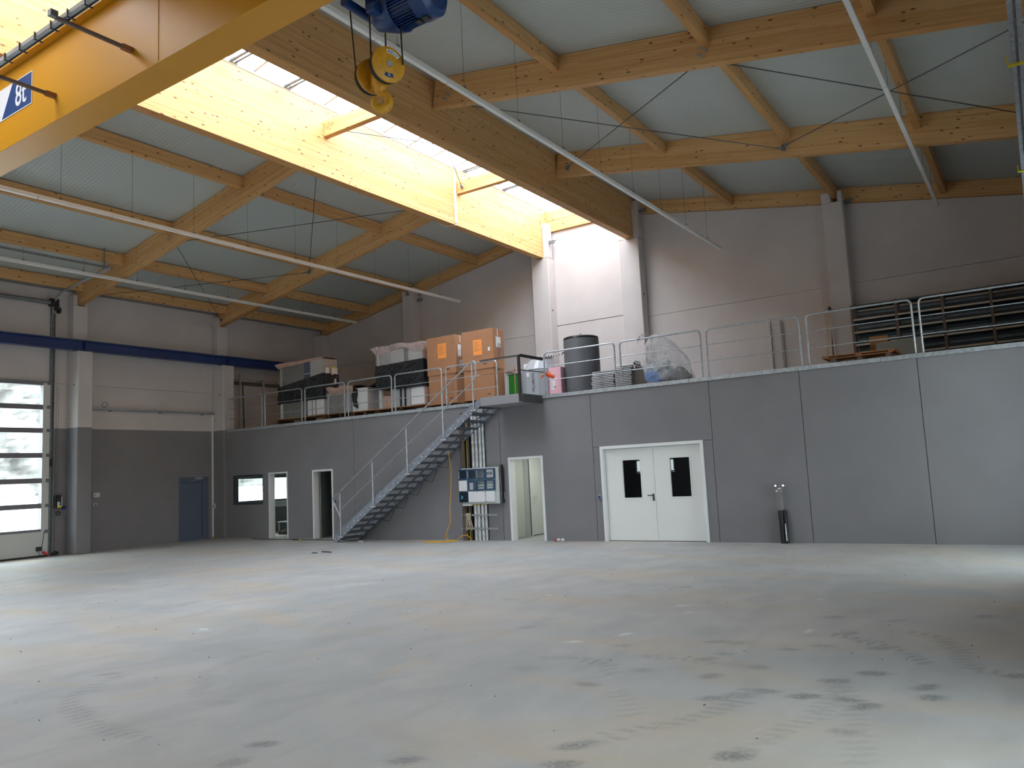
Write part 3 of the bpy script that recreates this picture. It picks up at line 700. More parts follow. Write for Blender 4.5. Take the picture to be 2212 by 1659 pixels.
# ------------------------------------------------------------------ crane runway beams
for x, lb in ((-12.05, 'long dark blue steel crane runway beam resting on the left wall columns'), (12.66, 'dark blue steel crane runway beam on the right wall columns, out of view')):
    c = thing('crane_runway', lb, 'crane rail', (x, -13, 6.07), 'crane runways')
    y0, y1 = YF+.3, 4.6
    MB().box(x-.11, x+.11, y0, y1, 6.075, 6.10).box(x-.012, x+.012, y0, y1, 6.10, 6.355).box(x-.12, x+.12, y0, y1, 6.355, 6.38).build('beam', RAILBLUE, c)
    B(x-.025, x+.025, y0, y1, 6.38, 6.42).build('rail', GALVD, c)
    for y in BAYS:
        B(x-.15, x+.15, y+.05, y+.40, 6.045 if 0 else 6.071, 6.075+.012).build('bearing_plate', RAILBLUE, c)
        B(x+.012, x+.10, y+.2, y+.215, 6.10, 6.355).build('stiffener', RAILBLUE, c)
    B(x-.02, x+.03, -3.2, -2.55, 6.11, 6.34).build('splice_plate', RAILBLUE, c)

# ------------------------------------------------------------------ overhead crane
cr = thing('crane_girder', 'big yellow bridge crane girder with a blue and white load sign', 'crane', (0, -12.3, 6.6))
B(-11.75, 12.3, -12.53, -12.12, 6.60, 7.72).build('box_girder', YELLOW, cr, bevel=.006)
B(-11.75, 12.3, -12.63, -12.02, 7.72, 7.75).build('top_flange', YELLOW, cr)
for x in (3.98, -3.6): B(x, x+.012, -12.536, -12.53, 6.62, 7.70).build('weld_seam', YELLOW, cr)
for x in (-12.05, 12.66):
    B(x-.13, x+.13, -14.0, -10.6, 6.42, 6.72).build('end_carriage', YELLOW, cr, bevel=.01)
    for y in (-13.6, -11.0): MB().tube([(x-.04, y, 6.49), (x+.04, y, 6.49)], .07, 14).build('wheel', DARKST, cr)
    B(x-.2, x+.2, -12.55, -12.1, 6.6, 6.74).build('head_plate', YELLOW, cr)
# load sign
sg = B(-.75, 1.04, -12.537, -12.531, 7.04, 7.51).build('load_sign', SIGNW, cr)
MB().prism([(.19, 7.055), (.48, 7.495), (1.025, 7.495), (1.025, 7.055)], 'y', -12.5395, -12.5372).build('blue_field', SIGNB, sg)
text('lettering', '8t', .46, SIGNW, facing((0, -1, 0), (.73, -12.5405, 7.265)), sg, xscale=.82)
text('lettering', '5', .46, SIGNB, facing((0, -1, 0), (-.02, -12.5385, 7.27)), sg, xscale=.9)
# festoon track carried by arms
ft = thing('festoon_track', 'grey cable track carried by thin brown arms beside the yellow girder', 'cable track', (3, -13.3, 6.97))
MB().box(-11, 11.5, -13.33, -13.28, 6.962, 7.01).build('rail', SOCK, ft)
MB().tube([(-11, -13.27, 6.962), (11.5, -13.27, 6.962)], .013, 6).tube([(-11, -13.27, 6.99), (11.5, -13.27, 6.99)], .010, 6).build('cable', BLACK, ft)
for k in range(36):
    x = -2.2+k*.36; MB().box(x, x+.02, -13.34, -13.25, 6.925, 6.935).box(x, x+.02, -13.345, -13.335, 6.925, 7.02).build('cable_clip', BLACK, ft)
for x in (1.67, 3.45, 5.23, 7.01, -.11, -1.89):
    arm = MB().box(x-.018, x+.018, -13.40, -12.56, 6.915, 6.955).build('arm', POSTB, ft)
    B(x-.03, x+.03, -12.66, -12.532, 6.905, 6.965).build('foot', RUST, arm)
    B(x-.035, x+.035, -13.47, -13.39, 6.93, 7.00).build('end_clamp', GALVD, arm)

# hoist with motor, carried beside the girder
hs = thing('hoist', 'blue electric hoist with ribbed motor hanging beside the yellow girder', 'hoist', (7.0, -11.75, 6.25))
HY, HZ = -11.75, 6.475
MB().box(6.60, 6.90, HY-.17, HY+.17, 6.50, 7.10).build('gearbox', BLUE, hs, bevel=.04)
MB().tube([(6.60, HY, HZ), (6.66, HY, HZ), (6.80, HY, HZ), (6.90, HY, HZ), (6.96, HY, HZ)], [.06, .13, .185, .225, .228], 24).build('brake_housing', BLUE, hs, smooth=True)
B(6.76, 6.87, HY-.30, HY-.18, 6.36, 6.46).build('terminal_box', BLUE, hs, bevel=.015)
MB().tube([(6.95, HY, HZ), (7.30, HY, HZ)], .185, 24).build('motor_body', BLUE, hs, smooth=True)
mf = MB()
for k in range(44):
    a = 2*math.pi*k/44; c, s_ = math.cos(a), math.sin(a)
    mf.obar((6.96, HY+c*.19, HZ+s_*.19), (7.28, HY+c*.19, HZ+s_*.19), .006, .05, (0, c, s_))
mf.build('cooling_fins', BLUE, hs)
MB().tube([(7.22, HY, HZ), (7.25, HY, HZ), (7.38, HY, HZ), (7.43, HY, HZ)], [.222, .228, .222, .17], 24).build('fan_cover', BLUE, hs, smooth=True)
for x in (7.22, 7.31): B(x-.035, x+.025, HY-.05, HY+.02, HZ-.245, HZ-.222).build('foot', BLACK, hs)
MB().tube([(6.52, -11.70, 6.56), (6.52, -12.10, 6.56)], .05, 14).build('trolley_bar', BLUE, hs, smooth=True)
MB().tube([(6.05, -11.95, 7.09), (7.35, -11.95, 7.09)], .13, 24).build('rope_drum', BLUE, hs, smooth=True)
MB().box(6.0, 7.4, HY-.2, HY-.15, 7.02, 7.5).box(6.0, 7.4, HY+.15, HY+.2, 7.02, 7.5).box(6.0, 6.05, HY-.2, HY+.2, 7.02, 7.5).box(7.35, 7.4, HY-.2, HY+.2, 7.02, 7.5).box(6.1, 7.3, -12.56, HY+.2, 7.82, 7.86).box(6.1, 6.16, -11.95, -11.9, 7.4, 7.83).box(7.24, 7.3, -11.95, -11.9, 7.4, 7.83).build('trolley_frame', BLUE, hs)
for x in (6.3, 7.1):
    for y in (-12.5, -12.08): MB().tube([(x, y-.02, 7.81), (x, y+.02, 7.81)], .05, 14).build('wheel', DARKST, hs)

# hook block: two sheaves side by side
hk = thing('hook_block', 'yellow crane hook block with two sheaves hanging on four ropes', 'hook', (6.64, -11.75, 5.48))
n = Vector((.915, -.36, -.11)).normalized(); side = Vector((0, 0, 1)).cross(n).normalized()
c2 = Vector((6.80, -11.80, 5.905)); c1 = c2-n*.37
for c in (c1, c2):
    MB().tube([c-n*.060, c-n*.048, c-n*.042], [.15, .176, .181], 28).tube([c+n*.030, c+n*.044, c+n*.055], [.181, .178, .160], 28).build('sheave_guard', HOOKY, hk, smooth=True)
    MB().tube([c-n*.044, c+n*.032], .173, 28).build('sheave', RUBBER, hk, smooth=True)
    MB().tube([c+n*.055, c+n*.068], .033, 6).build('axle_nut', GALV, hk)
MB().tube([c1, c2], .030, 12).build('axle', GALVD, hk)
mid = (c1+c2)/2
MB().tube([mid+Vector((0, 0, .03)), mid+Vector((0, 0, -.02)), mid+Vector((0, 0, -.13)), mid+Vector((0, 0, -.20)), mid+Vector((0, 0, -.23))], [.04, .075, .08, .06, .04], 14).obar(mid-n*.14+Vector((0, 0, -.11)), mid+n*.14+Vector((0, 0, -.11)), .06, .08).build('crosshead', HOOKY, hk, smooth=True)
for s_ in (-1, 1): MB().obar(mid+n*.095*s_+Vector((0, 0, .05)), mid+n*.095*s_+Vector((0, 0, -.17)), .10, .014, tuple(n)).build('side_plate', HOOKY, hk)
cr_0 = Vector((.83, .556, 0))
hc = mid+Vector((0, 0, -.315))+cr_0*.012; cr_ = Vector((.83, .556, 0))
pts = [mid+Vector((0, 0, -.20)), mid+Vector((0, 0, -.245))]
rs = [.033, .034]
for i, a in enumerate(range(62, -212, -13)):
    pts.append(hc+cr_*math.cos(R(a))*.080+Vector((0, 0, math.sin(R(a))*.088))); rs.append(.028+.022*math.sin(math.pi*min(1, i/18)))
rs[-1] = .010; rs[-2] = .018; rs[-3] = .026
MB().tube(pts, rs, 12).build('hook', HOOKY, hk, smooth=True)
MB().obar(hc+cr_*.0+Vector((0, 0, .11)), hc+cr_*(-.02)+Vector((0, 0, -.03)), .03, .012, tuple(cr_)).build('safety_latch', HOOKY, hk)
for c, s_, top in ((c1, -1, (6.40, -11.93, 6.97)), (c2, -1, (6.70, -11.93, 6.97)), (c1, 1, (6.90, -11.93, 6.97)), (c2, 1, (7.08, -11.93, 6.97))):
    MB().tube([c+cr_*s_*.160, top], .0085, 6, cap=False).build('rope', BLACK, hk)
# markings on the front guard
def badge(par, c, n, r0, r1, a0, a1, mt, nm):
    x = Vector((0, 0, 1)).cross(n).normalized(); z = n.cross(x); m_ = MB(); k = 10
    m_.grid(lambda u, v: c+n*.057+(x*math.cos(R(a0+(a1-a0)*u))+z*math.sin(R(a0+(a1-a0)*u)))*(r0+(r1-r0)*v), k, 1)
    return m_.build(nm, mt, par)
bd = badge(hk, c2, n, .106, .147, 105, 40, PAPER, 'name_badge')
xx = Vector((0, 0, 1)).cross(n).normalized(); zz = n.cross(xx)
for ch_, a in zip('ABUS', (94, 80, 66, 52)):
    loc = c2+n*.0585+(xx*math.cos(R(a))+zz*math.sin(R(a)))*.126
    text('letter', ch_, .040, SIGNB, facing(n, loc, roll=R(a-90)), bd, extrude=.0003)
b2 = badge(hk, c2, n, .095, .135, 246, 292, SIGNB, 'load_badge')
text('lettering', '8t', .032, PAPER, facing(n, c2+n*.0585-zz*.114), b2, extrude=.0003)

# conductor bar near the right edge
cb = thing('conductor_bar', 'grey channel rail with yellow hangers overhead at the right edge', 'cable track', (12.09, -6, 6.0))
MB().box(12.03, 12.075, -14, 2, 6.0, 6.06).box(12.10, 12.15, -14, 2, 6.0, 6.06).box(12.03, 12.15, -14, 2, 6.055, 6.07).build('channel', GALV, cb)
for y in (-11.4, -7.35, -3.3, .75): MB().box(12.0, 12.18, y-.03, y+.03, 5.985, 6.0).box(11.985, 12.0, y-.03, y+.03, 5.985, 6.10).box(12.18, 12.195, y-.03, y+.03, 5.985, 6.10).build('hanger', LABY, cb)
for y in (-11.4, -7.35, -3.3, .75): MB().box(12.1, 12.535, y-.015, y+.015, 6.10, 6.13).build('arm', GALVD, cb)

# ------------------------------------------------------------------ sectional doors
dn = [0]
def big_door(x, s, a, b, tracks=True):
    """x inner wall face, s: +1 room lies at +x"""
    dn[0] += 1
    d = holder('door_%d' % dn[0], (x, (a+b)/2, 0))
    xo = x+s*.03; xi = x+s*.09
    zb = [.02, .73, 1.47, 2.20, 2.94, 3.67, 4.36, 5.08]
    ya, yb = a-.08, b+.08
    for k in range(7):
        z0, z1 = zb[k], zb[k+1]
        if k == 0:
            B(xo, xi, ya, yb, z0+.03, z1).build('section', APPL, d, bevel=.004)
            B(xo, xi, ya, yb, .0, .05).build('bottom_seal', RUBBER, d)
        else:
            g = MB().box(xo, xi, ya, ya+.20, z0, z1).box(xo, xi, yb-.20, yb, z0, z1)
            sec = g.build('section', APPL, d, bevel=.003)
            for za, zc in ((z0, z0+.07), (z1-.07, z1)): B(xo, xi+s*.004, ya+.2, yb-.2, za, zc).build('rail', RAILG, sec)
            B(xo+s*.02, xo+s*.035, ya+.2, yb-.2, z0+.055, z1-.045).build('pane', PANE, sec)
        for yy in (ya+.03, yb-.03): MB().tube([(xi+s*.03, yy-.06, z1), (xi+s*.03, yy+.07, z1)], .018, 8).box(xi, xi+s*.02, yy-.06, yy+.02, z1-.05, z1+.05).build('hinge_roller', GALVD, d)
    B(x+s*.01, xi+s*.01, ya-.02, yb+.02, 5.08, 5.13).build('lintel_seal', GALVD, d)
    for yy, e in ((yb, 1), (ya, -1)):
        j = MB().box(x, x+s*.05, yy, yy+e*.11, 0, 7.35).box(x+s*.02, x+s*.13, yy+e*.085, yy+e*.095, 0, 7.2)
        j.build('jamb_track', GALVD, d)
        if tracks:
            zr = 7.2; pts = [(x+s*.12, yy+e*.02, zr)]+[(x+s*(.12+.62*(1-math.cos(R(t)))), yy+e*.02, zr+.60*math.sin(R(t))) for t in (15, 35, 55, 75, 84)]
            pts.append((x+s*3.25, yy+e*.02, 8.02))
            MB().tube(pts, .035, 6).build('curved_track', GALV, d)
            MB().box(x, x+s*.32, yy+e*.10, yy+e*.02, 7.30, 7.62).tube([(x+s*.16, yy-.09, 7.52), (x+s*.16, yy+.05, 7.52)], .13, 14).tube([(x+s*.2, yy+e*.12, 7.30), (x+s*.2, yy+e*.18, 7.30)], .10, 12).build('cable_drum', DARKST, d)
            MB().tube([(x+s*2.95, yy+e*.02, 8.03), (x+s*2.95, yy+e*.02, soffit(x+s*2.95))], .02, 6).build('hanger', GALVD, d)
    if tracks:
        MB().tube([(x+s*.16, ya-.15, 7.52), (x+s*.16, yb+.15, 7.52)], .06, 12).build('torsion_shaft', GALVD, d)
        B(x+s*3.2, x+s*3.24, ya-.1, yb+.1, 8.0, 8.06).build('cross_bar', GALVD, d)
    return d
bd1 = big_door(XL, 1, *LDOORS[0]); big_door(XL, 1, *LDOORS[1])
for a, b in ADDED_RDOORS: big_door(XR, -1, a, b, False)  # unseen doors on the right, made up to let light in
# sensor box, cable and red plug at the foot of the left door
sx = thing('sensor_box', 'small dark sensor box with red plug at the foot of the glazed door', 'sensor box', (-12.44, -5.95, .2))
B(-12.488, -12.44, -6.05, -5.89, .18, .30).build('case', DARKST, sx, bevel=.008)
MB().tube([(-12.46, -5.90, .27), (-12.46, -5.86, .5), (-12.46, -5.84, .74)], .008, 6).tube([(-12.46, -6.0, .19), (-12.45, -5.97, .08), (-12.43, -5.9, .03)], .007, 6).build('cable', BLACK, sx)
MB().tube([(-12.44, -5.88, .16), (-12.42, -5.74, .04)], .028, 8).build('red_plug', REDM, sx)
o = MB().tube([(-12.44, -5.62, .06), (-12.44, -5.54, .08), (-12.44, -5.45, .07)], [.03, .065, .04], 8).build('cable_heap', BLACK, smooth=True); tag(o, 'small black bundle lying on the floor right of the glazed door', 'bundle')
# control box
kb = thing('door_controller', 'dark door control box with yellow label and cable loop left of the column', 'control box', (-12.58, -5.4, 1.36))
B(XL+.001, XL+.10, -5.48, -5.36, 1.37, 1.76).build('case', BLACK, kb, bevel=.01)
B(XL+.001, XL+.03, -5.535, -5.515, 1.37, 1.76).build('duct', BLACK, kb)
B(XL+.10, XL+.105, -5.475, -5.405, 1.44, 1.56).build('display', EGREY, kb); B(XL+.10, XL+.106, -5.475, -5.365, 1.385, 1.445).build('label_plate', LABY, kb)
MB().tube([(XL+.05, -5.325, 1.42), (XL+.05, -5.325, 1.70)], .022, 8).build('conduit', EGREY, kb); MB().tube([(XL+.05, -5.325, 1.70), (XL+.05, -5.325, 1.725)], .026, 8).build('red_tip', REDM, kb)
MB().tube([(XL+.05, -5.42+.06*math.cos(a), 1.22+.05*math.sin(a)) for a in np.linspace(0, 6.0, 16)], .012, 6, closed=True).build('cable_loop', BLACK, kb)
MB().box(XL+.01, XL+.08, -5.30, -5.22, 1.33, 1.43).build('plug_socket', SIGNB, kb)
MB().tube([(XL+.03, -5.205, 1.15), (XL+.03, -5.205, 1.50)], .012, 6).build('rod', GALV, kb)
for y in (-5.5, -5.44):
    o = B(XL+.0005, XL+.02, y, y+.015, .02 if y < -5.45 else 1.77, 5.0).build('cable_duct', WALLP); tag(o, 'slim painted cable duct rising on the left wall from the control box' if y > -5.45 else 'slim painted cable duct running from floor up the left wall', 'duct', 'left wall cable ducts')
lk = B(XL+.09, XL+.13, -5.70, -5.66, 2.60, 2.82).build('limit_switch', BLACK); tag(lk, 'tiny black switch on the track of the glazed door', 'switch')
# switches right of the column
o = B(XL+.001, XL+.06, -4.385, -4.18, 1.63, 1.77).build('switch_box', APPL, bevel=.006); tag(o, 'white switch box on the grey wall right of the near column', 'switch'); B(XL+.06, XL+.065, -4.34, -4.31, 1.69, 1.72).build('button', BLACK, o)
o = B(XL+.001, XL+.05, -4.37, -4.25, 1.37, 1.45).build('socket', APPL, bevel=.006); tag(o, 'small white double socket below the switch box on the left wall', 'socket'); B(XL+.05, XL+.054, -4.34, -4.28, 1.39, 1.43).build('insert', BLACK, o)

# personnel door in the left wall
pd = holder('door_%d' % (dn[0]+1), (XL, -.88, 0))
MB().box(XL-.02, XL+.012, -1.46, -1.40, 0, 2.15).box(XL-.02, XL+.012, -.36, -.30, 0, 2.15).box(XL-.02, XL+.012, -1.40, -.36, 2.07, 2.15).build('frame', BLUED, pd, bevel=.004)
pl = B(XL-.05, XL-.012, -1.40, -.36, .0, 2.07).build('door_leaf', BLUED, pd)
MB().box(XL-.012, XL-.004, -.56, -.548, .08, 1.98).box(XL-.012, XL-.004, -1.36, -.548, 1.96, 1.975).build('leaf_groove', DARKST, pl)
B(XL-.01, XL+.05, -.86, -.55, 2.085, 2.13).build('door_closer', GALV, pl); MB().obar((XL+.03, -.55, 2.08), (XL+.02, -1.0, 2.03), .02, .012).build('closer_arm', GALV, pl)
MB().box(XL-.012, XL, -1.36, -1.33, .98, 1.14).tube([(XL, -1.345, 1.06), (XL+.05, -1.345, 1.06), (XL+.05, -1.24, 1.06)], .009, 8).build('handle', CHROME, pl)

# cable tray on the left wall and duct beside the far column
ct = thing('cable_tray', 'galvanised cable tray running along the left wall above the grey paint', 'cable tray', (XL+.06, -2.2, 4.35))
MB().box(XL+.002, XL+.12, -4.72, -.13, 4.34, 4.345).box(XL+.002, XL+.007, -4.72, -.13, 4.34, 4.42).box(XL+.115, XL+.12, -4.72, -.13, 4.34, 4.40).build('tray', GALV, ct)
tr = MB()
for k in range(60): y = -4.65+k*.075; tr.box(XL+.1195, XL+.1215, y, y+.035, 4.36, 4.38)
tr.build('perforations', GALVD, ct, kind='stuff')
for y in (-3.9, -2.2, -.6): B(XL+.002, XL+.13, y, y+.03, 4.31, 4.34).build('bracket', GALVD, ct)
o = MB().tube([(XL+.06, -4.05+.09*math.cos(a), 4.52+.085*math.sin(a)) for a in np.linspace(0, 6.0, 14)], .009, 6, closed=True).build('cable_coil', GALVD); tag(o, 'small coil of cable on top of the wall cable tray', 'cable coil')
o = B(XL+.002, XL+.05, -.175, -.125, 0.02, 4.33).build('downpipe', FRAMEW, bevel=.006); tag(o, 'slim white vertical pipe on the left wall beside the slate-blue door', 'pipe'); B(XL+.001, XL+.055, -.18, -.12, 0, .06).build('foot', YPIPE, o)
o = B(XL+.002, XL+.03, -.165, -.135, 4.43, 7.6).build('cable_duct', WALLP); tag(o, 'thin grey duct rising to the roof above the end of the cable tray', 'duct')
o = B(-12.50, -12.44, -.125-.045, -.121, 1.02, 1.20).build('socket', APPL, bevel=.006); tag(o, 'small white socket on the column beside the slim white pipe', 'socket'); B(-12.53, -12.50, -.16, -.121, 1.05, 1.16).build('plug', BLACK, o)

# ------------------------------------------------------------------ doors and window in the middle wall
def frame_y(par, x0, x1, z1, w, d0=-.02, d1=.215, mt=FRAMEW):
    MB().box(x0, x0+w, d0, d1, 0, z1).box(x1-w, x1, d0, d1, 0, z1).box(x0+w, x1-w, d0, d1, z1-w, z1).build('frame', mt, par, bevel=.004)
def open_door(idx, x0, x1, z1, w, leaf=None):
    d = holder('door_%d' % idx, ((x0+x1)/2, 0, 0)); frame_y(d, x0, x1, z1, w); return d
nd = dn[0]+2
d1 = open_door(nd, 0, 1.09, 2.18, .065); d2 = open_door(nd+1, -7.60, -6.665, 2.165, .06); d3 = open_door(nd+2, -9.73, -8.785, 2.165, .045)
# leaf of the middle-left door, swung inwards
ang = R(-72 if 0 else 66); p0 = Vector((-7.53, .215, .01)); dr = Vector((-math.cos(ang), math.sin(ang), 0))
hx = Vector((-7.50, .22, 0)); e = Vector((-7.84, 1.02, 0))
GREYLEAF = mat('grey_door_leaf', (.20, .215, .21), .5)
lf = MB().obar(hx+Vector((0, 0, 1.05)), e+Vector((0, 0, 1.05)), .04, 2.08).build('door_leaf', GREYLEAF, d2)
q = hx.lerp(e, .88); MB().tube([q+Vector((.03, .015, 1.03)), q+Vector((.07, .03, 1.03)), q+Vector((.10, -.07, 1.03))], .01, 8).box(q.x+.02, q.x+.035, q.y-.02, q.y+.02, .93, 1.08).build('handle', BLACK, lf)
# double door
dd = holder('door_%d' % (nd+3), (4.1, 0, 0)); frame_y(dd, 2.766, 5.42, 2.31, .075, -.03, .205)
for a, b, nm in ((2.845, 4.122, 0), (4.130, 5.343, 1)):
    wx = (3.31, 3.77) if nm == 0 else (4.54, 5.02); wz = (1.035, 1.94)
    l = MB()
    for r in cut((a, b, .015, 2.228), [(*wx, *wz)]): l.box(r[0], r[1], .10, .16, r[2], r[3])
    lo = l.build('door_leaf', DOORW, dd)
    MB().box(wx[0]-.035, wx[0], .09, .10, wz[0]-.035, wz[1]+.035).box(wx[1], wx[1]+.035, .09, .10, wz[0]-.035, wz[1]+.035).box(wx[0], wx[1], .09, .10, wz[1], wz[1]+.035).box(wx[0], wx[1], .09, .10, wz[0]-.035, wz[0]).build('window_trim', FRAMEW, lo, bevel=.003)
    B(wx[0], wx[1], .12, .135, wz[0], wz[1]).build('pane', DGLASS, lo)
    if nm == 0: MB().box(4.055, 4.09, .085, .10, .95, 1.12).tube([(4.073, .10, 1.08), (4.073, .045, 1.08), (3.94, .045, 1.08)], .011, 8).build('handle', BLACK, lo); lo['label'] = 'left door leaf with black lever handle'
B(2.84, 5.35, .16, .2, 0, .012).build('threshold', DARKST, dd)
# window
wn = holder('window_1', (-10.8, 0, 1.1))
MB().box(-11.66, -11.60, -.012, .03, 1.06, 2.20).box(-10.02, -9.95, -.012, .03, 1.06, 2.20).box(-11.60, -10.02, -.012, .03, 2.13, 2.20).box(-11.60, -10.02, -.012, .03, 1.06, 1.12).build('trim', GREYP, wn)
MB().box(-11.60, -11.52, .05, .13, 1.12, 2.13).box(-10.12, -10.02, .05, .13, 1.12, 2.13).box(-11.52, -10.12, .05, .13, 2.05, 2.13).box(-11.52, -10.12, .05, .13, 1.12, 1.20).build('frame', ANTH, wn, bevel=.004)
B(-11.52, -10.12, .085, .10, 1.20, 2.05).build('pane', PANE, wn)
MB().tube([(-10.07, .05, 1.70), (-10.07, .02, 1.70), (-10.07, .02, 1.58)], .009, 6).build('handle', FRAMEW, wn)
# office window in the left wall
w2 = holder('window_2', (XL, 2.1, 1.1)); ya, yb_ = .85, 3.45
MB().box(XL-.12, XL-.04, ya, ya+.07, 1.15, 2.08).box(XL-.12, XL-.04, yb_-.07, yb_, 1.15, 2.08).box(XL-.12, XL-.04, ya, yb_, 1.15, 1.21).box(XL-.12, XL-.04, ya, yb_, 2.02, 2.08).box(XL-.12, XL-.04, 2.11, 2.19, 1.15, 2.08).build('frame', ANTH, w2)
B(XL-.09, XL-.08, ya+.07, 2.11, 1.21, 2.02).build('pane', PANE, w2); B(XL-.09, XL-.08, 2.19, yb_-.07, 1.21, 2.02).build('pane', PANE, w2)
B(XL+.001, XL+.10, ya-.05, yb_+.05, 1.08, 1.12).build('sill', FRAMEW, w2); B(XL+.001, XL+.07, ya-.02, yb_, .92, 1.07).build('cable_duct', ROOMW, w2)
# office contents seen through the doorway
tb = thing('low_table', 'white low table seen through the leftmost doorway', 'table', (-11.5, 2.4, 0))
B(-11.9, -10.95, 2.10, 2.9, .36, .40).build('table_top', FOAM, tb, bevel=.005)
for x in (-11.85, -11.0):
    for y in (2.15, 2.85): B(x-.02, x+.02, y-.02, y+.02, 0, .36).build('leg', FOAM, tb)
o = MB().grid(lambda u, v: (-10.85+.55*u, 1.3+.5*v, .10+.10*math.sin(3.1*u)*math.sin(3.1*v)+.03*math.sin(14*u)*math.cos(11*v)), 10, 8).box(-10.85, -10.3, 1.3, 1.8, 0, .10).build('dark_bundle', BOARD); tag(o, 'dark rumpled bundle on the office floor behind the leftmost doorway', 'bundle')

# corridor behind the right single doorway
cd = holder('door_%d' % (nd+4), (.1, 1.8, 0))
ca = mat('corridor_wall', (.64, .67, .60), .8)
B(-.5, 1.75, 2.20, 2.26, 0, 2.5).build('corridor_wall', ca, rm)
B(-.49, -.35, .215, 1.22, 0, 2.5).build('panel', ca, rm); B(-.49, -.40, 1.22, 2.2, 0, 2.5).build('panel', ca, rm)
MB().box(-.39, -.15, 1.225, 1.26, 0, 2.3).box(-.17, -.13, 1.225, 1.31, 0, 2.3).build('door_post', FRAMEW, cd)
lf = B(-.20, -.16, 1.32, 2.18, .02, 2.25).build('door_leaf', DOORW, cd)
MB().tube([(-.16, 1.40, 1.05), (-.11, 1.40, 1.05), (-.11, 1.53, 1.05)], .010, 6).box(-.16, -.15, 1.38, 1.42, .88, .93).build('handle', CHROME, lf)
lamp('corridor_added_lamp', (.9, 1.0, 2.45), (0, 0, 0),   .6, .3, 10, (1, 1, .95))  # lamp added to brighten the corridor, no known source there
B(.55, 1.25, .82, 1.18, 2.47, 2.50).build('added_lamp_housing', FRAMEW, rm)  # housing made up for the added corridor lamp

# small sockets on the middle wall
def sock(x, z, lab, n=1):
    o = MB().box(x-.04, x+.04, -.045, -.001, z-.05*n, z+.05*n).build('socket', SOCK, bevel=.006); tag(o, lab, 'socket', 'wall sockets')
    for k in range(n): B(x-.03, x+.03, -.052, -.045, z-.04+.1*(k-(n-1)/2)+.0, z+.03+.1*(k-(n-1)/2)).build('cover', SIGNB if n > 1 or x > 0 else BLACK, o)
    return o
o = sock(2.70, 1.08, 'small grey socket on the wall left of the double door'); sock(-6.51, 1.17, 'small grey socket between the dark doorway and the stair foot')
o = sock(-.19, 1.19, 'blue double socket between the switchboard and the white doorway', 2)
MB().tube([(-.17, -.03, 1.09), (-.17, -.03, .99), (-.3, -.03, .98), (-.5, -.05, .98)], .009, 6).build('cable', SOCK, o)

# ------------------------------------------------------------------ stair
st = thing('steel_stair', 'galvanised open steel stair with bolted treads rising to the mezzanine', 'stair', (-2.8, -.55, 0))
for y in (-1.0, -.08):
    MB().prism([(-5.62, 0.0), (-5.50, 0.0), (-.11, 3.53), (-.11, 3.735), (-.40, 3.57), (-5.61, .19)], 'y', y-.006, y+.006).build('stringer', STAIRST, st)
    ys = 1 if y < -.5 else -1
    MB().obar((-5.58, y+ys*.03, .205), (-.42, y+ys*.03, 3.575), .055, .008, (-.54, 0, .84)).obar((-5.48, y+ys*.03, .012), (-.14, y+ys*.03, 3.52), .055, .008, (-.54, 0, .84)).build('flange', STAIRST, st)
for k in range(21):
    x = -5.47+.2615*k; z = .10+.1713*k
    if z > 3.6: break
    tr = MB().box(x-.14, x-.13, -.99, -.09, z-.03, z+.035).box(x+.125, x+.135, -.99, -.09, z-.03, z+.035).box(x-.13, x+.125, -.985, -.98, z-.03, z+.03).box(x-.13, x+.125, -.10, -.095, z-.03, z+.03)
    for j in range(6): tr.box(x-.10+.042*j, x-.095+.042*j, -.98, -.10, z+.005, z+.032)
    tr.build('tread', TREADM, st)
    if k not in (5, 10, 15, 20):
        for dx in (-.08, .08): MB().tube([(x+dx, -1.006, z), (x+dx, -1.018, z)], .017, 6).build('bolt', LUM, st)
for x, z in ((-5.30, .29), (-3.98, 1.14), (-2.66, 2.0), (-1.35, 2.86), (-.31, 3.56)):
    hz = 1.13
    MB().tube([(x, -1.03, z-.12), (x, -1.03, z+hz)], .021, 8).build('railing_post', GALV, st)
    B(x-.075, x+.085, -1.05, -1.007, z-.15, z-.11).build('post_plate', GALV, st)
    for dx in (-.06, .07): MB().tube([(x+dx, -1.05, z-.13), (x+dx, -1.06, z-.13)], .018, 6).build('bolt', LUM, st)
MB().tube([(-5.30, -1.03, .72), (-5.60, -1.03, 1.20), (-5.62, -1.03, 1.24), (-5.59, -1.03, 1.27), (-.36, -1.03, 4.68), (-.28, -1.03, 4.72), (-.21, -1.03, 4.70), (-.19, -1.03, 4.62), (-.19, -1.03, 4.36), (-.22, -1.03, 4.27), (-.31, -1.03, 4.19)], .021, 8).build('handrail', GALV, st, smooth=True)
MB().tube([(-5.30, -1.03, .93), (-.31, -1.03, 4.17)], .015, 8).build('mid_rail', GALV, st)
# loose cables dangling under the treads
o = MB()
for k in range(5):
    x = -4.4+.55*k; z = .55+.36*k
    o.tube([(x, -.3, z+.25), (x+.1, -.35, z+.05), (x+.35, -.3, z), (x+.5, -.25, z+.32)], .008, 5)
o = o.build('hanging_cable', BLACK); tag(o, 'thin black cable looping loosely beneath the stair treads', 'cable')

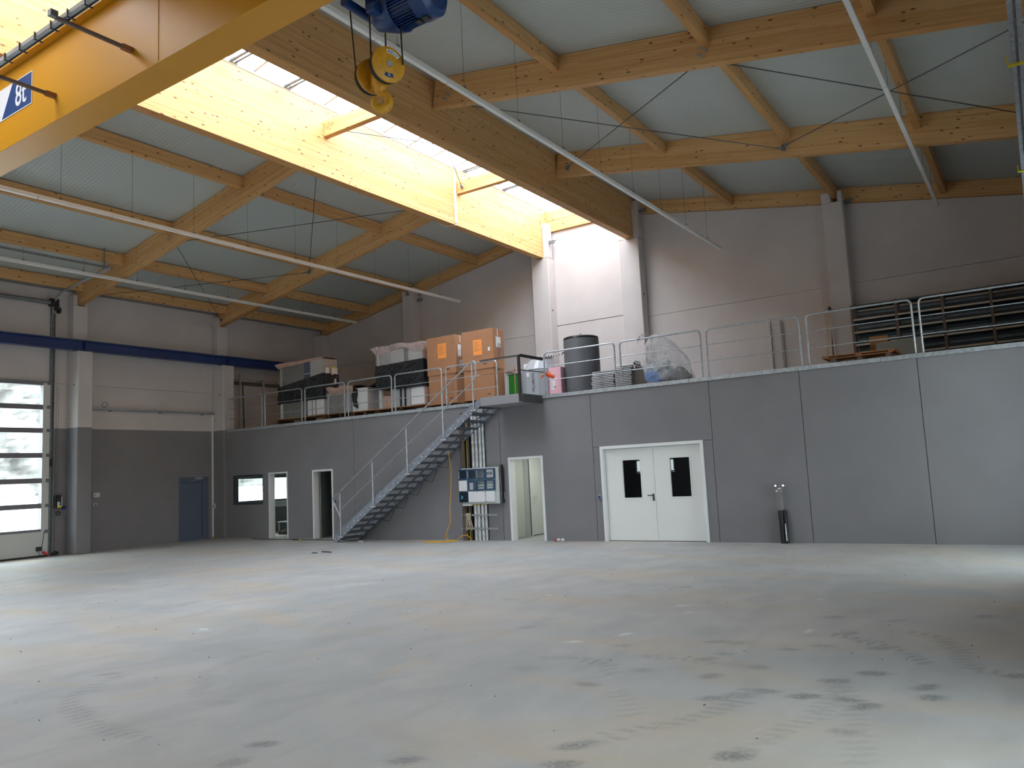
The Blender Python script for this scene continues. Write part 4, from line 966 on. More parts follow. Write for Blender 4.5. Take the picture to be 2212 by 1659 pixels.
# landing
ld = thing('landing', 'grey steel landing jutting out at the top of the stair', 'landing', (.55, -.5, 3.5))
LAND = mat('grey_fascia', (.27, .265, .285), .6); LANDD = mat('raw_steel', (.10, .095, .095), .5, .3)
B(-.09, 1.19, -1.01, -1.0, 3.525, 3.74).build('front_fascia', LAND, ld)
B(1.18, 1.19, -1.0, -.04, 3.52, 3.735).build('side_fascia', LANDD, ld)
B(-.10, -.09, -1.01, -.04, 3.53, 3.74).build('side_fascia', LAND, ld)
B(-.09, 1.18, -1.0, -.04, 3.69, 3.72).build('deck', GALVD, ld)
B(-.09, 1.18, -1.0, -.04, 3.515, 3.525).build('soffit_sheet', LAND, ld)
MB().box(-.07, 1.19, -1.0, -.955, 4.71, 4.72).box(-.07, 1.19, -1.0, -.99, 4.675, 4.72).build('top_angle', LANDD, ld)
B(1.14, 1.19, -.955, .10, 4.67, 4.74).build('top_angle', DARKST, ld)
MB().box(1.115, 1.155, -1.03, -1.012, 3.54, 4.70).box(1.155, 1.185, -1.03, -.99, 3.54, 4.70).build('corner_post', DARKST, ld)
MB().tube([(-.07, -1.0, 4.34), (1.13, -1.0, 4.33)], .011, 6).build('mid_bar', RUST, ld); MB().tube([(1.18, -1.0, 4.33), (1.19, .35, 4.36)], .013, 6).build('mid_bar', DARKST, ld)
clp = thing('orange_nozzle', 'small bright orange plastic nozzle hanging at the railing end', 'nozzle', (1.3, .2, 4.28))
MB().tube([(1.18, .12, 4.27), (1.26, .13, 4.30), (1.33, .2, 4.26), (1.40, .24, 4.22)], [.02, .055, .06, .05], 10).build('body', OPLAST, clp, smooth=True)
MB().tube([(1.18, .10, 4.28), (1.12, .08, 4.20)], [.03, .012], 8).build('spout', OPLAST, clp, smooth=True)
MB().tube([(1.40, .24, 4.22), (1.415, .248, 4.21)], .045, 10).tube([(1.30, .25, 4.32), (1.27, .3, 4.36)], .015, 6).build('rim', RUST, clp)

# ------------------------------------------------------------------ mezzanine railing panels
PN = [(-11.90, -10.06), (-9.91, -8.07), (-7.92, -6.10), (-5.94, -4.12), (-3.98, -2.19), (-2.03, -.26), (1.27, 3.315), (3.465, 5.53), (5.675, 7.755), (7.91, 9.955), (10.09, 12.13)]
pw = ['beside the corner column', 'in front of the left end of the wrapped pallets', 'in front of the smaller wrapped crate', 'in front of the white box with black film', 'in front of the tall black-wrapped pallet', 'in front of the two tall cartons at the stair head', 'in front of the grey tank', 'in front of the big clear bag', 'with two perforated uprights behind it', 'in front of the flat brown pallet', 'in front of the long shelving rack at the right edge']
for (a, b), w in zip(PN, pw):
    c = thing('railing_panel', 'galvanised tube railing panel '+w, 'railing', ((a+b)/2, .05, 3.745), 'mezzanine railing panels')
    r = .10; y = .03
    pts = [(a, y, 3.746), (a, y, 4.85-r)]+arc((a+r, y, 4.85-r), r, 180, 90, 4)[1:]+arc((b-r, y, 4.85-r), r, 90, 0, 4)+[(b, y, 3.746)]
    MB().tube(pts, .021, 8).build('tube_frame', GALV, c, smooth=True)
    for z in (4.12, 4.49): MB().tube([(a, y, z), (b, y, z)], .0115, 6).build('cross_rod', GALV, c)
    for x in (a, b): B(x-.035, x+.035, -.004, .055, 3.7455, 3.757).build('foot_plate', GALVD, c)

# ------------------------------------------------------------------ switchboard and pipes
eb = thing('switchboard', 'modular electrical switchboard with blue covers on the wall below the stair', 'switchboard', (-.9, -.13, .93))
B(-1.44, -.20, -.20, -.10, .98, 1.95).build('back_box', EGREY, eb, bevel=.008)
for x0, x1, z0, z1, k in ((-1.50, -1.20, 1.635, 1.925, 'g'), (-1.20, -.89, 1.635, 1.925, 'g'), (-.89, -.59, 1.635, 1.925, 'g'), (-.59, -.29, 1.635, 1.925, 'm'), (-1.50, -1.21, 1.335, 1.625, 'w'), (-1.20, -.90, 1.335, 1.625, 'b'), (-.89, -.60, 1.335, 1.625, 's'), (-.59, -.30, 1.335, 1.625, 's'), (-1.50, -1.20, 1.03, 1.325, 'k'), (-1.19, -.62, 1.03, 1.325, 'w'), (-.61, -.31, 1.03, 1.325, 'w')):
    mm = {'w': PAPER, 'k': EGLASS}.get(k, EBLUE)
    md = B(x0+.004, x1-.004, -.26, -.20, z0+.004, z1-.004).build('module', mm, eb, bevel=.008)
    if k in 'gms': B(x0+.05, x1-.04, -.264, -.26, z0+.05, z1-.04).build('window', EGLASS if k != 'm' else SOCK, md)
    if k == 'g': B(x0+.02, x0+.035, -.266, -.26, z0+.04, z1-.05).build('strip', EGREY, md)
    if k == 's':
        for dz in (.13, .06): B(x0+.06, x1-.05, -.267, -.264, z0+dz, z0+dz+.022).build('breaker_row', EGREY, md)
    if k == 'm':
        for dx in (.05, .15): B(x0+dx, x0+dx+.08, -.268, -.264, z0+.11, z0+.19).build('meter_face', EGLASS, md)
    if k == 'b': B(x0+.08, x0+.20, -.268, -.262, z0+.03, z0+.22).build('paper_note', SOCK, md)
    if k == 'k': MB().tube([(x0+.12, -.26, z0+.14), (x0+.12, -.29, z0+.14)], .028, 8).box(x0+.108, x0+.132, -.305, -.285, z0+.09, z0+.19).build('rotary_switch', TURQ, md)
for x, z in ((-1.205, 1.63), (-.895, 1.63), (-.595, 1.63), (-.30, 1.63), (-1.205, 1.33), (-.895, 1.33), (-.60, 1.33), (-.30, 1.33), (-.60, 1.04)): B(x-.015, x+.015, -.27, -.262, z-.02, z+.02).build('clip', TURQ, eb)
MB().box(-.18, -.135, -.16, -.06, .99, 2.0).build('slotted_duct', BLACK, eb)
sl = MB()
for k in range(18): sl.box(-.16, -.145, -.165, -.16, 1.03+.054*k, 1.055+.054*k)
sl.build('slots', EGREY, eb, kind='stuff')
B(-1.42, -1.12, -.22, -.12, .935, .98).build('lower_box', EGREY, eb); MB().tube([(-1.38, -.17, .935), (-1.37, -.17, .80), (-1.30, -.15, .72), (-1.18, -.14, .70)], .02, 8).build('cable', BLACK, eb)
for x in (-1.08, -.78): B(x, x+.13, -.20, -.12, .955, .98).build('yellow_gland', YPIPE, eb)
PIPES = [(-1.49, .06, 'brown', BROWNP, 0, 3.4, -.07, 'pair'), (-1.36, .014, 'yellow', YPIPE, 0, 3.5, -.05, ''), (-1.29, .03, 'brown', BROWNP, 0, 3.45, -.05, ''), (-1.17, .028, 'x', ALU, 0, 3.55, -.06, '')]
def pipe(x, r, mt, lab, z0=0, z1=3.5, y=None):
    y = -(r+.005) if y is None else y
    pts = [(x, y, z0), (x, y, z1*.25), (x+.003, y, z1*.5), (x, y, z1*.75), (x-.002, y, z1)]
    o = MB().tube(pts, r, 14).build('pipe', mt, smooth=True); tag(o, lab, 'pipe', 'riser pipes behind the switchboard'); return o
pipe(-1.45, .075, BROWNP, 'thick dark brown lagged pipe, leftmost of the risers behind the switchboard', 0, 3.0)
pipe(-1.345, .016, YPIPE, 'thin yellow pipe beside the leftmost brown riser', 0, 3.3)
pipe(-1.28, .035, BROWNP, 'slim brown pipe right of the thin yellow riser', 0, 3.4)
pipe(-1.10, .055, ALU, 'foil-wrapped silver pipe, first of the shiny risers from the left', 0, 3.62)
pipe(-.985, .055, ALU, 'foil-wrapped silver pipe, second of the shiny risers from the left', 0, 3.62)
pipe(-.865, .05, ALU, 'foil-wrapped silver pipe, third of the shiny risers from the left', 0, 3.62)
pipe(-.765, .04, ALU, 'foil-wrapped silver pipe, fourth of the shiny risers from the left', 0, 3.62)
o = B(-1.545, -.72, -.004, -.0005, 0, 3.50).build('recess_shade', BLACK); tag(o, 'black strip painted for the shade of the wall recess behind the riser pipes', 'strip')  # shade inside the wall recess, put in as a black strip
for z in (.66, .30):
    o = MB().box(-1.55, -.34, -.145, -.135, z, z+.045).box(-1.55, -.34, -.145, -.12, z, z+.003).build('mounting_rail', GALV); tag(o, 'perforated galvanised rail across the pipes, %s of the two' % ('upper' if z > .5 else 'lower'), 'rail', 'pipe mounting rails')
    h = MB()
    for k in range(22): h.box(-1.52+.054*k, -1.49+.054*k, -.1465, -.145, z+.015, z+.03)
    h.build('holes', GALVD, o, kind='stuff')
rp_ = thing('rope_hank', 'hank of cream rope hanging from the upper pipe rail', 'rope', (-1.3, -.17, .25))
m_ = MB()
for k in range(5): x = -1.34+.03*k; m_.tube([(x+.02, -.165, .74), (x, -.175, .60), (x-.02+.02*k, -.17, .42), (x+.025*k, -.175, .27+.03*(k % 3))], .011, 6)
m_.build('strands', ROPE, rp_); MB().tube([(-1.33, -.18, .70), (-1.23, -.18, .70)], .03, 8).build('knot', ROPE, rp_)
yc = MB().tube([(-1.70, -.45, 2.62), (-1.72, -.35, 2.3), (-1.71, -.3, 1.9), (-1.76, -.28, 1.4), (-1.82, -.28, .9), (-1.82, -.28, .5), (-1.95, -.30, .25), (-1.94, -.33, .06), (-1.75, -.36, .012), (-1.5, -.4, .012), (-1.75, -.75, .012), (-2.35, -.80, .012), (-2.45, -.62, .012), (-2.0, -.50, .012), (-1.6, -.30, .02), (-1.45, -.26, .14), (-1.28, -.25, .16), (-1.18, -.24, .07), (-1.17, -.22, .012)], .011, 8)
o = yc.build('yellow_cable', YCABLE, smooth=True); tag(o, 'yellow extension cable hanging from the stair and looping on the floor', 'cable')

# standpipe
sp = thing('standpipe', 'chrome standpipe with cross taps and black pipe sleeve by the right wall', 'standpipe', (7.1, -.12, 0))
MB().tube([(7.075, -.10, 0), (7.075, -.10, .35), (7.07, -.10, .69)], [.055, .055, .06], 12).build('black_sleeve', BLACK, sp, smooth=True)
MB().tube([(7.165, -.10, 0), (7.165, -.10, .30), (7.15, -.10, .70)], [.035, .04, .05], 12).build('film_sleeve', BFILM, sp, smooth=True)
MB().tube([(7.16, -.145, .05), (7.155, -.14, .42)], [.02, .014], 8).build('foil', ALU, sp)
MB().tube([(7.10, -.10, .69), (7.10, -.10, 1.2)], .010, 8).tube([(7.13, -.10, .69), (7.13, -.10, 1.2)], .010, 8).tube([(7.07, -.10, .72), (7.16, -.10, .72)], .014, 8).tube([(7.07, -.10, 1.10), (7.15, -.10, 1.10)], .010, 8).build('riser', CHROME, sp)
MB().tube([(6.97, -.10, 1.225), (7.23, -.10, 1.225)], .014, 8).tube([(7.02, -.02, 1.225), (7.02, -.16, 1.225)], .02, 8).tube([(7.18, -.02, 1.225), (7.18, -.16, 1.225)], .02, 8).build('manifold', CHROME, sp)
for x, z in ((7.03, 1.11), (7.08, 1.16)): MB().tube([(x, -.12, z), (x, -.15, z)], .02, 8).build('tap', LUM, sp)

# ------------------------------------------------------------------ goods on the mezzanine
def labels_on(par, rects, y):
    for x0, x1, z0, z1, mt in rects:
        l = B(x0, x1, y-.004, y-.001, z0, z1).build('label_sheet', mt, par)
        if mt in (ORANGE, PAPER) and (z1-z0) > .2:
            s = MB()
            nn = int((z1-z0)/.045)
            for k in range(1, nn-1): s.box(x0+.03, x1-.04-.05*((k*7) % 3), y-.0055, y-.004, z1-.03-.042*k, z1-.018-.042*k)
            s.build('print_lines', INK if mt is PAPER else CARD, l, kind='stuff')
def pallet(par, x0, x1, y0, y1, z0, z1):
    p = MB(); h = z1-z0
    nb = 5
    for k in range(nb):
        a = y0+(y1-y0-.1)*k/(nb-1); B(x0, x1, a, a+.1, z1-.022, z1).build('board', PALLET, par)
    for x in (x0, (x0+x1)/2-.05, x1-.1): B(x, x+.1, y0+.03, y1-.03, z0, z1-.022).build('bearer', BEARER, par)
def wrinkled(x0, x1, y0, y1, zfun0, zfun1, amp=.012, nx=22, nz=8, seed=1):
    """closed band around a box, slightly crumpled; zfun(x)->z"""
    rr = random.Random(seed); per = [(x0, y0), (x1, y0), (x1, y1), (x0, y1)]
    pts = []
    for i in range(4):
        (ax, ay), (bx, by) = per[i], per[(i+1) % 4]; k = nx if i % 2 == 0 else 8
        for j in range(k): t = j/k; pts.append((ax+(bx-ax)*t, ay+(by-ay)*t))
    m = len(pts); mb = MB(); cx_, cy_ = (x0+x1)/2, (y0+y1)/2
    for (px, py) in pts:
        for j in range(nz+1):
            v = j/nz; z = zfun0(px)*(1-v)+zfun1(px)*v; o_ = amp*(rr.random()*1.6)
            dx, dy = (px-cx_), (py-cy_); l = math.hypot(dx/(x1-x0), dy/(y1-y0)) or 1
            sx = (1 if abs(px-x1) < 1e-6 else -1 if abs(px-x0) < 1e-6 else 0); sy = (1 if abs(py-y1) < 1e-6 else -1 if abs(py-y0) < 1e-6 else 0)
            mb.v.append((px+sx*o_, py+sy*o_, z))
    for i in range(m):
        for j in range(nz):
            a = i*(nz+1)+j; b = ((i+1) % m)*(nz+1)+j; mb.f.append((a, b, b+1, a+1))
    return mb
# A: far left stack
A = thing('wrapped_pallet', 'pallet with white unit on black-wrapped load at the left end of the mezzanine', 'pallet load', (-8.5, .7, ZM), 'wrapped pallet loads')
pallet(A, -9.71, -6.95+(-.45), .35, 1.05, ZM, 3.955)
MB().box(-9.55, -9.45, .40, .48, 3.955, 4.9).box(-9.55, -9.45, .92, 1.0, 3.955, 4.9).box(-9.45, -8.25, .44, .46, 3.955, 4.55).build('lower_frame', APPL, A)
B(-9.45, -8.25, .42, .98, 3.96, 4.5).build('lower_casing', APPLG, A); B(-8.22, -7.46, .38, .98, 3.955, 4.52).build('foam_box', FOAM, A, bevel=.03)
for x in (-7.98, -7.80): B(x, x+.03, .372, .379, 3.96, 4.50).build('strap', APPLG, A)
wrinkled(-9.60, -7.40, .34, 1.02, lambda x: 4.46+.10*max(0, (-9.3-x))*0, lambda x: 5.03+.28*((x+9.6)/2.2), .02, 26, 9, 3).build('black_film', BFILM, A)
B(-9.50, -7.46, .42, .97, 4.55, 5.03).build('load', BLACK, A)
MB().box(-9.52, -9.46, .37, .42, 5.02, 5.80).box(-9.52, -8.38, .37, .39, 5.02, 5.06).build('upper_frame', APPL, A)
B(-9.46, -8.36, .40, .98, 5.06, 5.78).build('grey_front', APPLG, A); B(-8.36, -8.04, .395, .98, 5.10, 5.78).build('dark_front', EBLUE, A)
B(-8.04, -7.44, .385, 1.0, 5.05, 5.80).build('white_front', APPL, A); B(-7.445, -7.43, .37, 1.0, 5.2, 5.80).build('side_panel', BEIGEP, A)
B(-8.36, -8.04, .385, .393, 5.36, 5.385).build('strap', FOAM, A)
MB().grid(lambda u, v: (-9.74+2.40*u, .30+.78*v, 5.85+.012*math.sin(9*u+2*v)+.012*math.sin(3.1*u)-(.05 if v < .02 else 0)), 24, 6).grid(lambda u, v: (-9.74+2.40*u+(.18*v if u < .08 else 0), .30+.03*v, 5.85+.012*math.sin(9*u)+.012*math.sin(3.1*u)-.02-.12*v*(1.4-u)), 24, 3).build('cover_sheet', CARDTOP, A)
wrinkled(-9.54, -7.42, .365, 1.01, lambda x: 5.0+.28*((x+9.6)/2.2), lambda x: 5.80, .008, 24, 6, 5).build('clear_film', FILM, A)
for y0, y1, z0, z1, mt in ((.46, .60, 5.30, 5.50, PAPER), (.45, .62, 5.0, 5.25, PAPER), (.78, .92, 4.95, 5.17, PAPER), (.72, .98, 5.22, 5.50, PAPER), (.72, .98, 5.50, 5.535, LABY)): B(-7.395, -7.388, y0, y1, z0, z1).build('label_sheet', mt, A)
# B: smaller crate
b_ = thing('wrapped_crate', 'smaller crate with pinkish top sheet between the two tall wrapped pallets', 'crate', (-6.85, .75, ZM), 'wrapped pallet loads')
pallet(b_, -7.36, -6.22, .45, 1.1, ZM, 3.955)
B(-7.36, -7.27, .46, .55, 3.955, 4.62).build('post', APPL, b_); B(-7.26, -6.25, .47, 1.08, 3.96, 4.55).build('casing', APPLG, b_); B(-6.6, -6.25, .455, .469, 3.96, 4.55).build('side_strip', SOCK, b_)
MB().grid(lambda u, v: (-7.37+1.25*u, .42+.72*v, 4.80+.03*math.sin(12*u+3*v)), 16, 4).grid(lambda u, v: (-7.37+1.25*u+.20*v*(1-u)*(1 if u < .3 else .4), .42+.04*v, 4.80+.03*math.sin(12*u)-.24*v), 16, 3).build('cover_sheet', CARDTOP, b_)
wrinkled(-7.375, -6.2, .445, 1.1, lambda x: 3.96, lambda x: 4.72, .008, 16, 6, 8).build('clear_film', FILM, b_)
# C1: white box under black film
c1_ = thing('white_crate', 'white box with torn black film over its top beside the tall pallet', 'crate', (-5.75, .75, ZM), 'wrapped pallet loads')
pallet(c1_, -6.17, -5.13, .40, 1.1, ZM, 3.93)
B(-5.98, -5.44, .40, 1.08, 3.93, 4.66).build('white_box', FOAM, c1_, bevel=.01); B(-5.445, -5.435, .40, 1.08, 3.94, 4.66).build('grey_side', SOCK, c1_); B(-5.47, -5.44, .392, .40, 3.93, 4.66).build('edge_strip', CARDTOP, c1_)
B(-6.16, -6.0, .42, .9, 3.93, 4.25).build('small_box', FOAM, c1_)
MB().grid(lambda u, v: (-6.06+1.0*u, .37+.74*v, 4.69+.05*math.sin(7*u)*math.cos(5*v)+.04*u), 14, 8).grid(lambda u, v: (-6.10+.22*u+.03*math.sin(9*v), .365+.01*math.sin(20*v), 4.74-.62*v-.12*u), 5, 10).build('black_film', BFILM, c1_)
# C: tall pallet
c_ = thing('wrapped_pallet', 'tall pallet wrapped in black film with clear film on top, beside the cartons', 'pallet load', (-4.05, .7, ZM), 'wrapped pallet loads')
pallet(c_, -5.08, -3.07, .35, 1.05, ZM, 3.915)
MB().box(-4.98, -4.88, .40, .48, 3.915, 4.5).box(-4.98, -4.88, .92, 1.0, 3.915, 4.5).build('lower_frame', APPL, c_)
B(-4.86, -4.50, .45, 1.0, 3.92, 4.30).build('carton', CARDTOP, c_); B(-4.50, -3.70, .40, 1.0, 3.92, 4.48).build('grey_unit', SOCK, c_); B(-3.67, -3.14, .375, 1.0, 3.92, 4.47).build('foam_box', FOAM, c_, bevel=.02); B(-3.14, -3.115, .37, 1.0, 3.92, 4.47).build('edge_strip', CARDTOP, c_)
for x in (-4.10, -3.92): B(x, x+.05, .365, .40, 3.92, 4.52).build('strap', BLACK, c_)
wrinkled(-5.02, -3.11, .335, 1.02, lambda x: 4.45+.10*max(0, (-4.2-x)), lambda x: 5.24+.02*(x+5), .022, 26, 11, 12).build('black_film', BFILM, c_)
B(-4.95, -3.17, .42, .97, 4.50, 5.22).build('load', BLACK, c_)
B(-5.0, -4.93, .37, .42, 5.24, 5.70).build('post', APPL, c_); B(-4.93, -4.45, .42, .98, 5.24, 5.72).build('grey_front', SOCK, c_); B(-4.45, -3.92, .40, .98, 5.24, 5.68).build('pale_front', EGREY, c_); B(-3.92, -3.72, .41, .98, 5.24, 5.66).build('dark_front', APPLG, c_); B(-3.72, -3.18, .38, 1.0, 5.24, 5.74).build('white_front', APPL, c_); B(-3.18, -3.15, .37, 1.0, 5.24, 5.74).build('edge_strip', CARDTOP, c_)
MB().grid(lambda u, v: (-5.22+2.14*u, .30+.78*v, 5.79+.05*math.sin(3.1*u+.4)+.02*math.sin(14*u+3*v)), 24, 6).grid(lambda u, v: (-5.22+2.14*u+(.2*v if u < .12 else 0), .30+.05*v, 5.79+.05*math.sin(3.1*u+.4)+.02*math.sin(14*u)-.20*v-.06*v*math.sin(8*u)), 24, 3).build('cover_sheet', glass('pinkish_film', (.95, .85, .84), .2, .2, haze=.55, hcol=(.72, .58, .56), hs=3), c_)
wrinkled(-5.03, -3.13, .36, 1.01, lambda x: 5.2, lambda x: 5.80, .012, 24, 6, 15).build('clear_film', FILM, c_)
B(-3.105, -3.10, .42, .60, 4.98, 5.25).build('label_sheet', PAPER, c_)
# cartons
for x0, x1, lb, ol, wl in ((-2.97, -1.90, 'tall brown carton with orange label, the left of the two', (-2.55, -2.24, 5.18, 5.62), (.47, .62, 5.2, 5.55)), (-1.66, -.565, 'tall brown carton with orange label, the right one nearer the landing', (-1.26, -.955, 5.12, 5.56), (.49, .72, 5.3, 5.6))):
    k = thing('carton', lb, 'carton', ((x0+x1)/2, .62, ZM), 'tall cartons')
    pallet(k, x0-.02, x1+.02, .35, .93, ZM, 3.87)
    B(x0+.02, x1-.02, .37, .87, 3.87, 4.75).build('body', CARD, k, bevel=.006); B(x0, x1, .35, .89, 4.71, 5.83).build('lid', CARD, k, bevel=.006)
    labels_on(k, [(*ol, ORANGE)], .35)
    l2 = B(x1+.001, x1+.004, wl[0], wl[1], wl[2], wl[3]).build('label_sheet', PAPER, k)
    B(x1+.001, x1+.003, .57, .60, 5.62, 5.83).build('tape', PAPER, k); B(x0+.2, x0+.30, .346, .35, 4.84, 4.865).build('printed_mark', INK, k) if 0 else None
    B(x1-.36, x1-.24, .346, .3495, 4.83, 4.86).build('printed_mark', INK, k); B(x1-.28, x1-.16, .366, .3695, 3.98, 4.005).build('printed_mark', INK, k)
    if x0 > -2: B(x1-.18, x1-.11, .345, .349, 5.20, 5.30).build('label_sheet', PAPER, k); MB().grid(lambda u, v: (x1+.006, .55+.22*u, 5.0+.42*v+.01*math.sin(20*u)), 6, 6).build('document_pouch', FILM, k)
    else: B(x1+.001, x1+.004, .52, .66, 4.86, 5.1).build('label_sheet', SOCK, k)
# green panel unit
gp = thing('green_panel', 'bright green panel in a pale frame between carton and silver cabinet', 'panel', (-.26, .8, ZM))
MB().box(-.48, -.45, .78, 1.2, ZM, 4.52).box(-.07, -.04, .78, 1.2, ZM, 4.52).box(-.48, -.04, .80, 1.2, 4.52, 4.55).build('frame', EGREY, gp); B(-.40, -.06, .80, 1.18, ZM, 4.50).build('green_sheet', GREEN, gp); B(-.449, -.405, .81, 1.18, ZM, 4.50).build('grey_strip', SOCK, gp)
MB().grid(lambda u, v: (-.50+.45*u, .74+.3*v, 4.56+.03*math.sin(5*u)-.02*v), 6, 4).build('top_flap', PAPER, gp)
o = MB().grid(lambda u, v: (-.22+.22*u, 1.35+.02*math.sin(6*v), ZM+.02+1.12*v), 3, 6).box(-.22, 0, 1.36, 1.6, ZM, 4.80).build('white_carton', PAPER); tag(o, 'white packet standing behind the green panel', 'packet'); B(-.07, -.04, 1.34, 1.345, 4.68, 4.76).build('mark', INK, o)
br_ = thing('broom', 'wooden broom stick standing before the green panel', 'broom', (.17, .25, ZM)); MB().tube([(.175, .25, 3.77), (.165, .28, 4.62)], .014, 8).build('stick', PALLET, br_); MB().tube([(.12, .25, 3.735), (.24, .25, 3.735)], .035, 10).build('head', SOCK, br_)
# silver boiler cabinet
pc = thing('boiler_cabinet', 'silver pellet boiler cabinet with chamfered front and dark vertical lettering', 'cabinet', (.5, .9, ZM))
fp = [(.10, .74), (.31, .60), (.71, .60), (.92, .74), (.92, 1.3), (.10, 1.3)]
MB().prism(fp, 'z', ZM, 4.53).build('body', CABIN, pc, bevel=.006); MB().prism([(.11, .75), (.32, .61), (.70, .61), (.91, .75), (.91, 1.29), (.11, 1.29)], 'z', 4.53, 4.55).build('seam', DARKST, pc)
tp = MB(); base_ = [(.12, .75, 4.55), (.32, .62, 4.55), (.70, .62, 4.55), (.91, .75, 4.55), (.91, 1.28, 4.55), (.12, 1.28, 4.55)]; tp_ = [(.28, .88, 4.84), (.38, .80, 4.84), (.66, .80, 4.84), (.78, .88, 4.84), (.78, 1.2, 4.84), (.28, 1.2, 4.84)]
tp.v = base_+tp_; tp.f = [(5, 4, 3, 2, 1, 0), (6, 7, 8, 9, 10, 11)]+[(i, (i+1) % 6, 6+(i+1) % 6, 6+i) for i in range(6)]; tp.build('tapered_hood', CABIN, pc)
hs_ = MB(); hs_.v = [(.56, .618, 4.56), (.70, .618, 4.56), (.655, .798, 4.835), (.55, .798, 4.835)]; hs_.f = [(0, 1, 2, 3)]; hs_.build('bright_strip', CABIN2, pc)
text('lettering', 'PELLEMATIC', .105, INK, facing((0, -1, 0), (.545, .5985, 4.20), roll=R(90)), pc, xscale=.93)
B(.335, .42, .5975, .60, 4.36, 4.47).build('sticker', PAPER, pc)
# pink board stack
pk = thing('pink_board_pack', 'pack of pink insulation boards with white label beside the tank', 'boards', (1.1, 1.0, ZM)); B(.90, 1.30, .80, 1.09, ZM, 4.555).build('pack', PINK, pk); B(1.30, 1.304, .80, 1.09, ZM, 4.55).build('edge', PINKD, pk); B(.98, 1.12, .797, .80, 3.95, 4.22).build('label_sheet', PAPER, pk); B(1.09, 1.115, .795, .797, 3.98, 4.05).build('printed_mark', INK, pk); B(1.0, 1.02, .795, .797, 4.0, 4.18).build('printed_mark', SOCK, pk)
# perforated bracket strip fixed to the rear wall
o = MB().box(-2.10, -.75, 4.60, 4.62, 5.50, 5.56).box(-2.10, -.75, 4.55, 4.62, 5.50, 5.505).build('perforated_strip', LUM); tag(o, 'white perforated metal strip on the rear wall above the silver cabinet', 'strip'); h = MB()
for k in range(13): h.box(-2.06+.10*k, -2.00+.10*k, 4.596, 4.60, 5.512, 5.55)
h.build('holes', SHELFD, o, kind='stuff')
# tank
tk = thing('storage_tank', 'large grey cylindrical tank with black lid on the mezzanine', 'tank', (1.68, 1.35, ZM))
MB().tube([(1.675, 1.35, ZM+.02), (1.675, 1.35, 5.20), (1.675, 1.35, 5.30)], [.485, .485, .475], 40).build('jacket', TANKM, tk, smooth=True)
MB().tube([(1.675, 1.35, 5.29), (1.675, 1.35, 5.345), (1.675, 1.35, 5.37)], [.483, .475, .42], 40).build('lid', TANKL, tk, smooth=True); MB().tube([(1.675, 1.35, 5.36), (1.675, 1.35, 5.45)], .014, 8).tube([(1.675, 1.35, 5.44), (1.675, 1.35, 5.47)], .022, 8).build('valve', GALV, tk)
MB().tube([(1.20, 1.2, 4.98), (1.165, 1.18, 4.98)], .03, 8).build('port', BLACK, tk)
# stack of ribbed panels
WHP = mat('pale_ribbed_sheet', (.56, .57, .59), .45); rr_ = random.Random(3)
for s_, (x0, x1, y0, n_) in enumerate(((2.42, 3.05, .42, 13), (3.08, 3.50, .45, 14))):
    for k in range(n_):
        z = ZM+.002+k*.0425; dx = rr_.uniform(-.02, .02)+(.02*k/n_ if s_ == 0 else .04*k/n_)
        o = MB().box(x0+dx, x1+dx, y0, y0+.5, z, z+.012).box(x0+dx, x1+dx, y0, y0+.02, z+.012, z+.024).box(x0+dx, x1+dx, y0+.48, y0+.5, z+.012, z+.034).box(x0+dx+.05, x1+dx-.05, y0+.2, y0+.25, z+.012, z+.042).build('radiator_sheet', WHP)
        tag(o, 'white ribbed metal sheet, %s from bottom in the %s stack beside the tank' % (ORD[k], 'longer left' if s_ == 0 else 'shorter right'), 'sheet', 'stacked white ribbed sheets')
        hh = MB()
        for j in range(4): hx_ = (x0+x1)/2+.05+dx+.03*j-(.15 if k % 2 else .12); hh.box(hx_, hx_+.012, y0-.001, y0+.001, z+.014, z+.03)
        hh.build('slots', SHELFD, o, kind='stuff')
o = MB().box(3.10, 3.62, .50, .52, 4.33, 4.375).box(3.59, 3.62, .50, .85, 4.22, 4.42).box(3.10, 3.62, .50, .9, 4.31, 4.33).build('white_rack', LUM); tag(o, 'white metal angle lying on the shorter stack of sheets', 'metal angle')
o = MB().tube([(2.26, .55, 4.262), (2.26, .55, 4.36), (2.30, .55, 4.40), (2.36, .55, 4.40), (2.40, .55, 4.36), (2.44, .55, 4.262)], .016, 6).box(2.22, 2.46, .5, .6, 4.2505, 4.262).build('black_handle', BLACK) if 0 else None
o = MB().prism([(3.50, ZM), (3.93, ZM), (3.80, 4.24), (3.55, 4.29)], 'y', .55, .57).build('leaning_board', BOARD); tag(o, 'dark grey-brown board standing between the stacked sheets and the clear bag', 'board')
# clear bag with rubbish
bgq = thing('clear_bag', 'big clear plastic bag with blue and grey waste tied to the railing', 'bag', (4.45, .6, ZM))
rings = [(3.71, 4.46, .50), (3.80, 4.48, .56), (3.95, 4.44, .60), (4.10, 4.42, .585), (4.26, 4.39, .58), (4.42, 4.34, .53), (4.56, 4.30, .46), (4.70, 4.26, .39), (4.83, 4.22, .30), (4.93, 4.18, .22), (5.0, 4.14, .13), (5.0, 4.06, .05)]
def bagf(u, v):
    i = min(int(v*(len(rings)-1)), len(rings)-2); t = v*(len(rings)-1)-i
    z, cx_, r_ = [rings[i][k]*(1-t)+rings[i+1][k]*t for k in range(3)]
    a = 2*math.pi*u; w = 1+.05*math.sin(7*a+9*v)+.035*math.sin(13*a-5*v)+.03*math.sin(4*a+17*v)
    return (cx_+r_*w*math.cos(a), .68+r_*.72*w*math.sin(a), z+.02*math.sin(5*a)*v)
MB().grid(bagf, 48, 33).build('bag_film', BAGF, bgq, smooth=True)
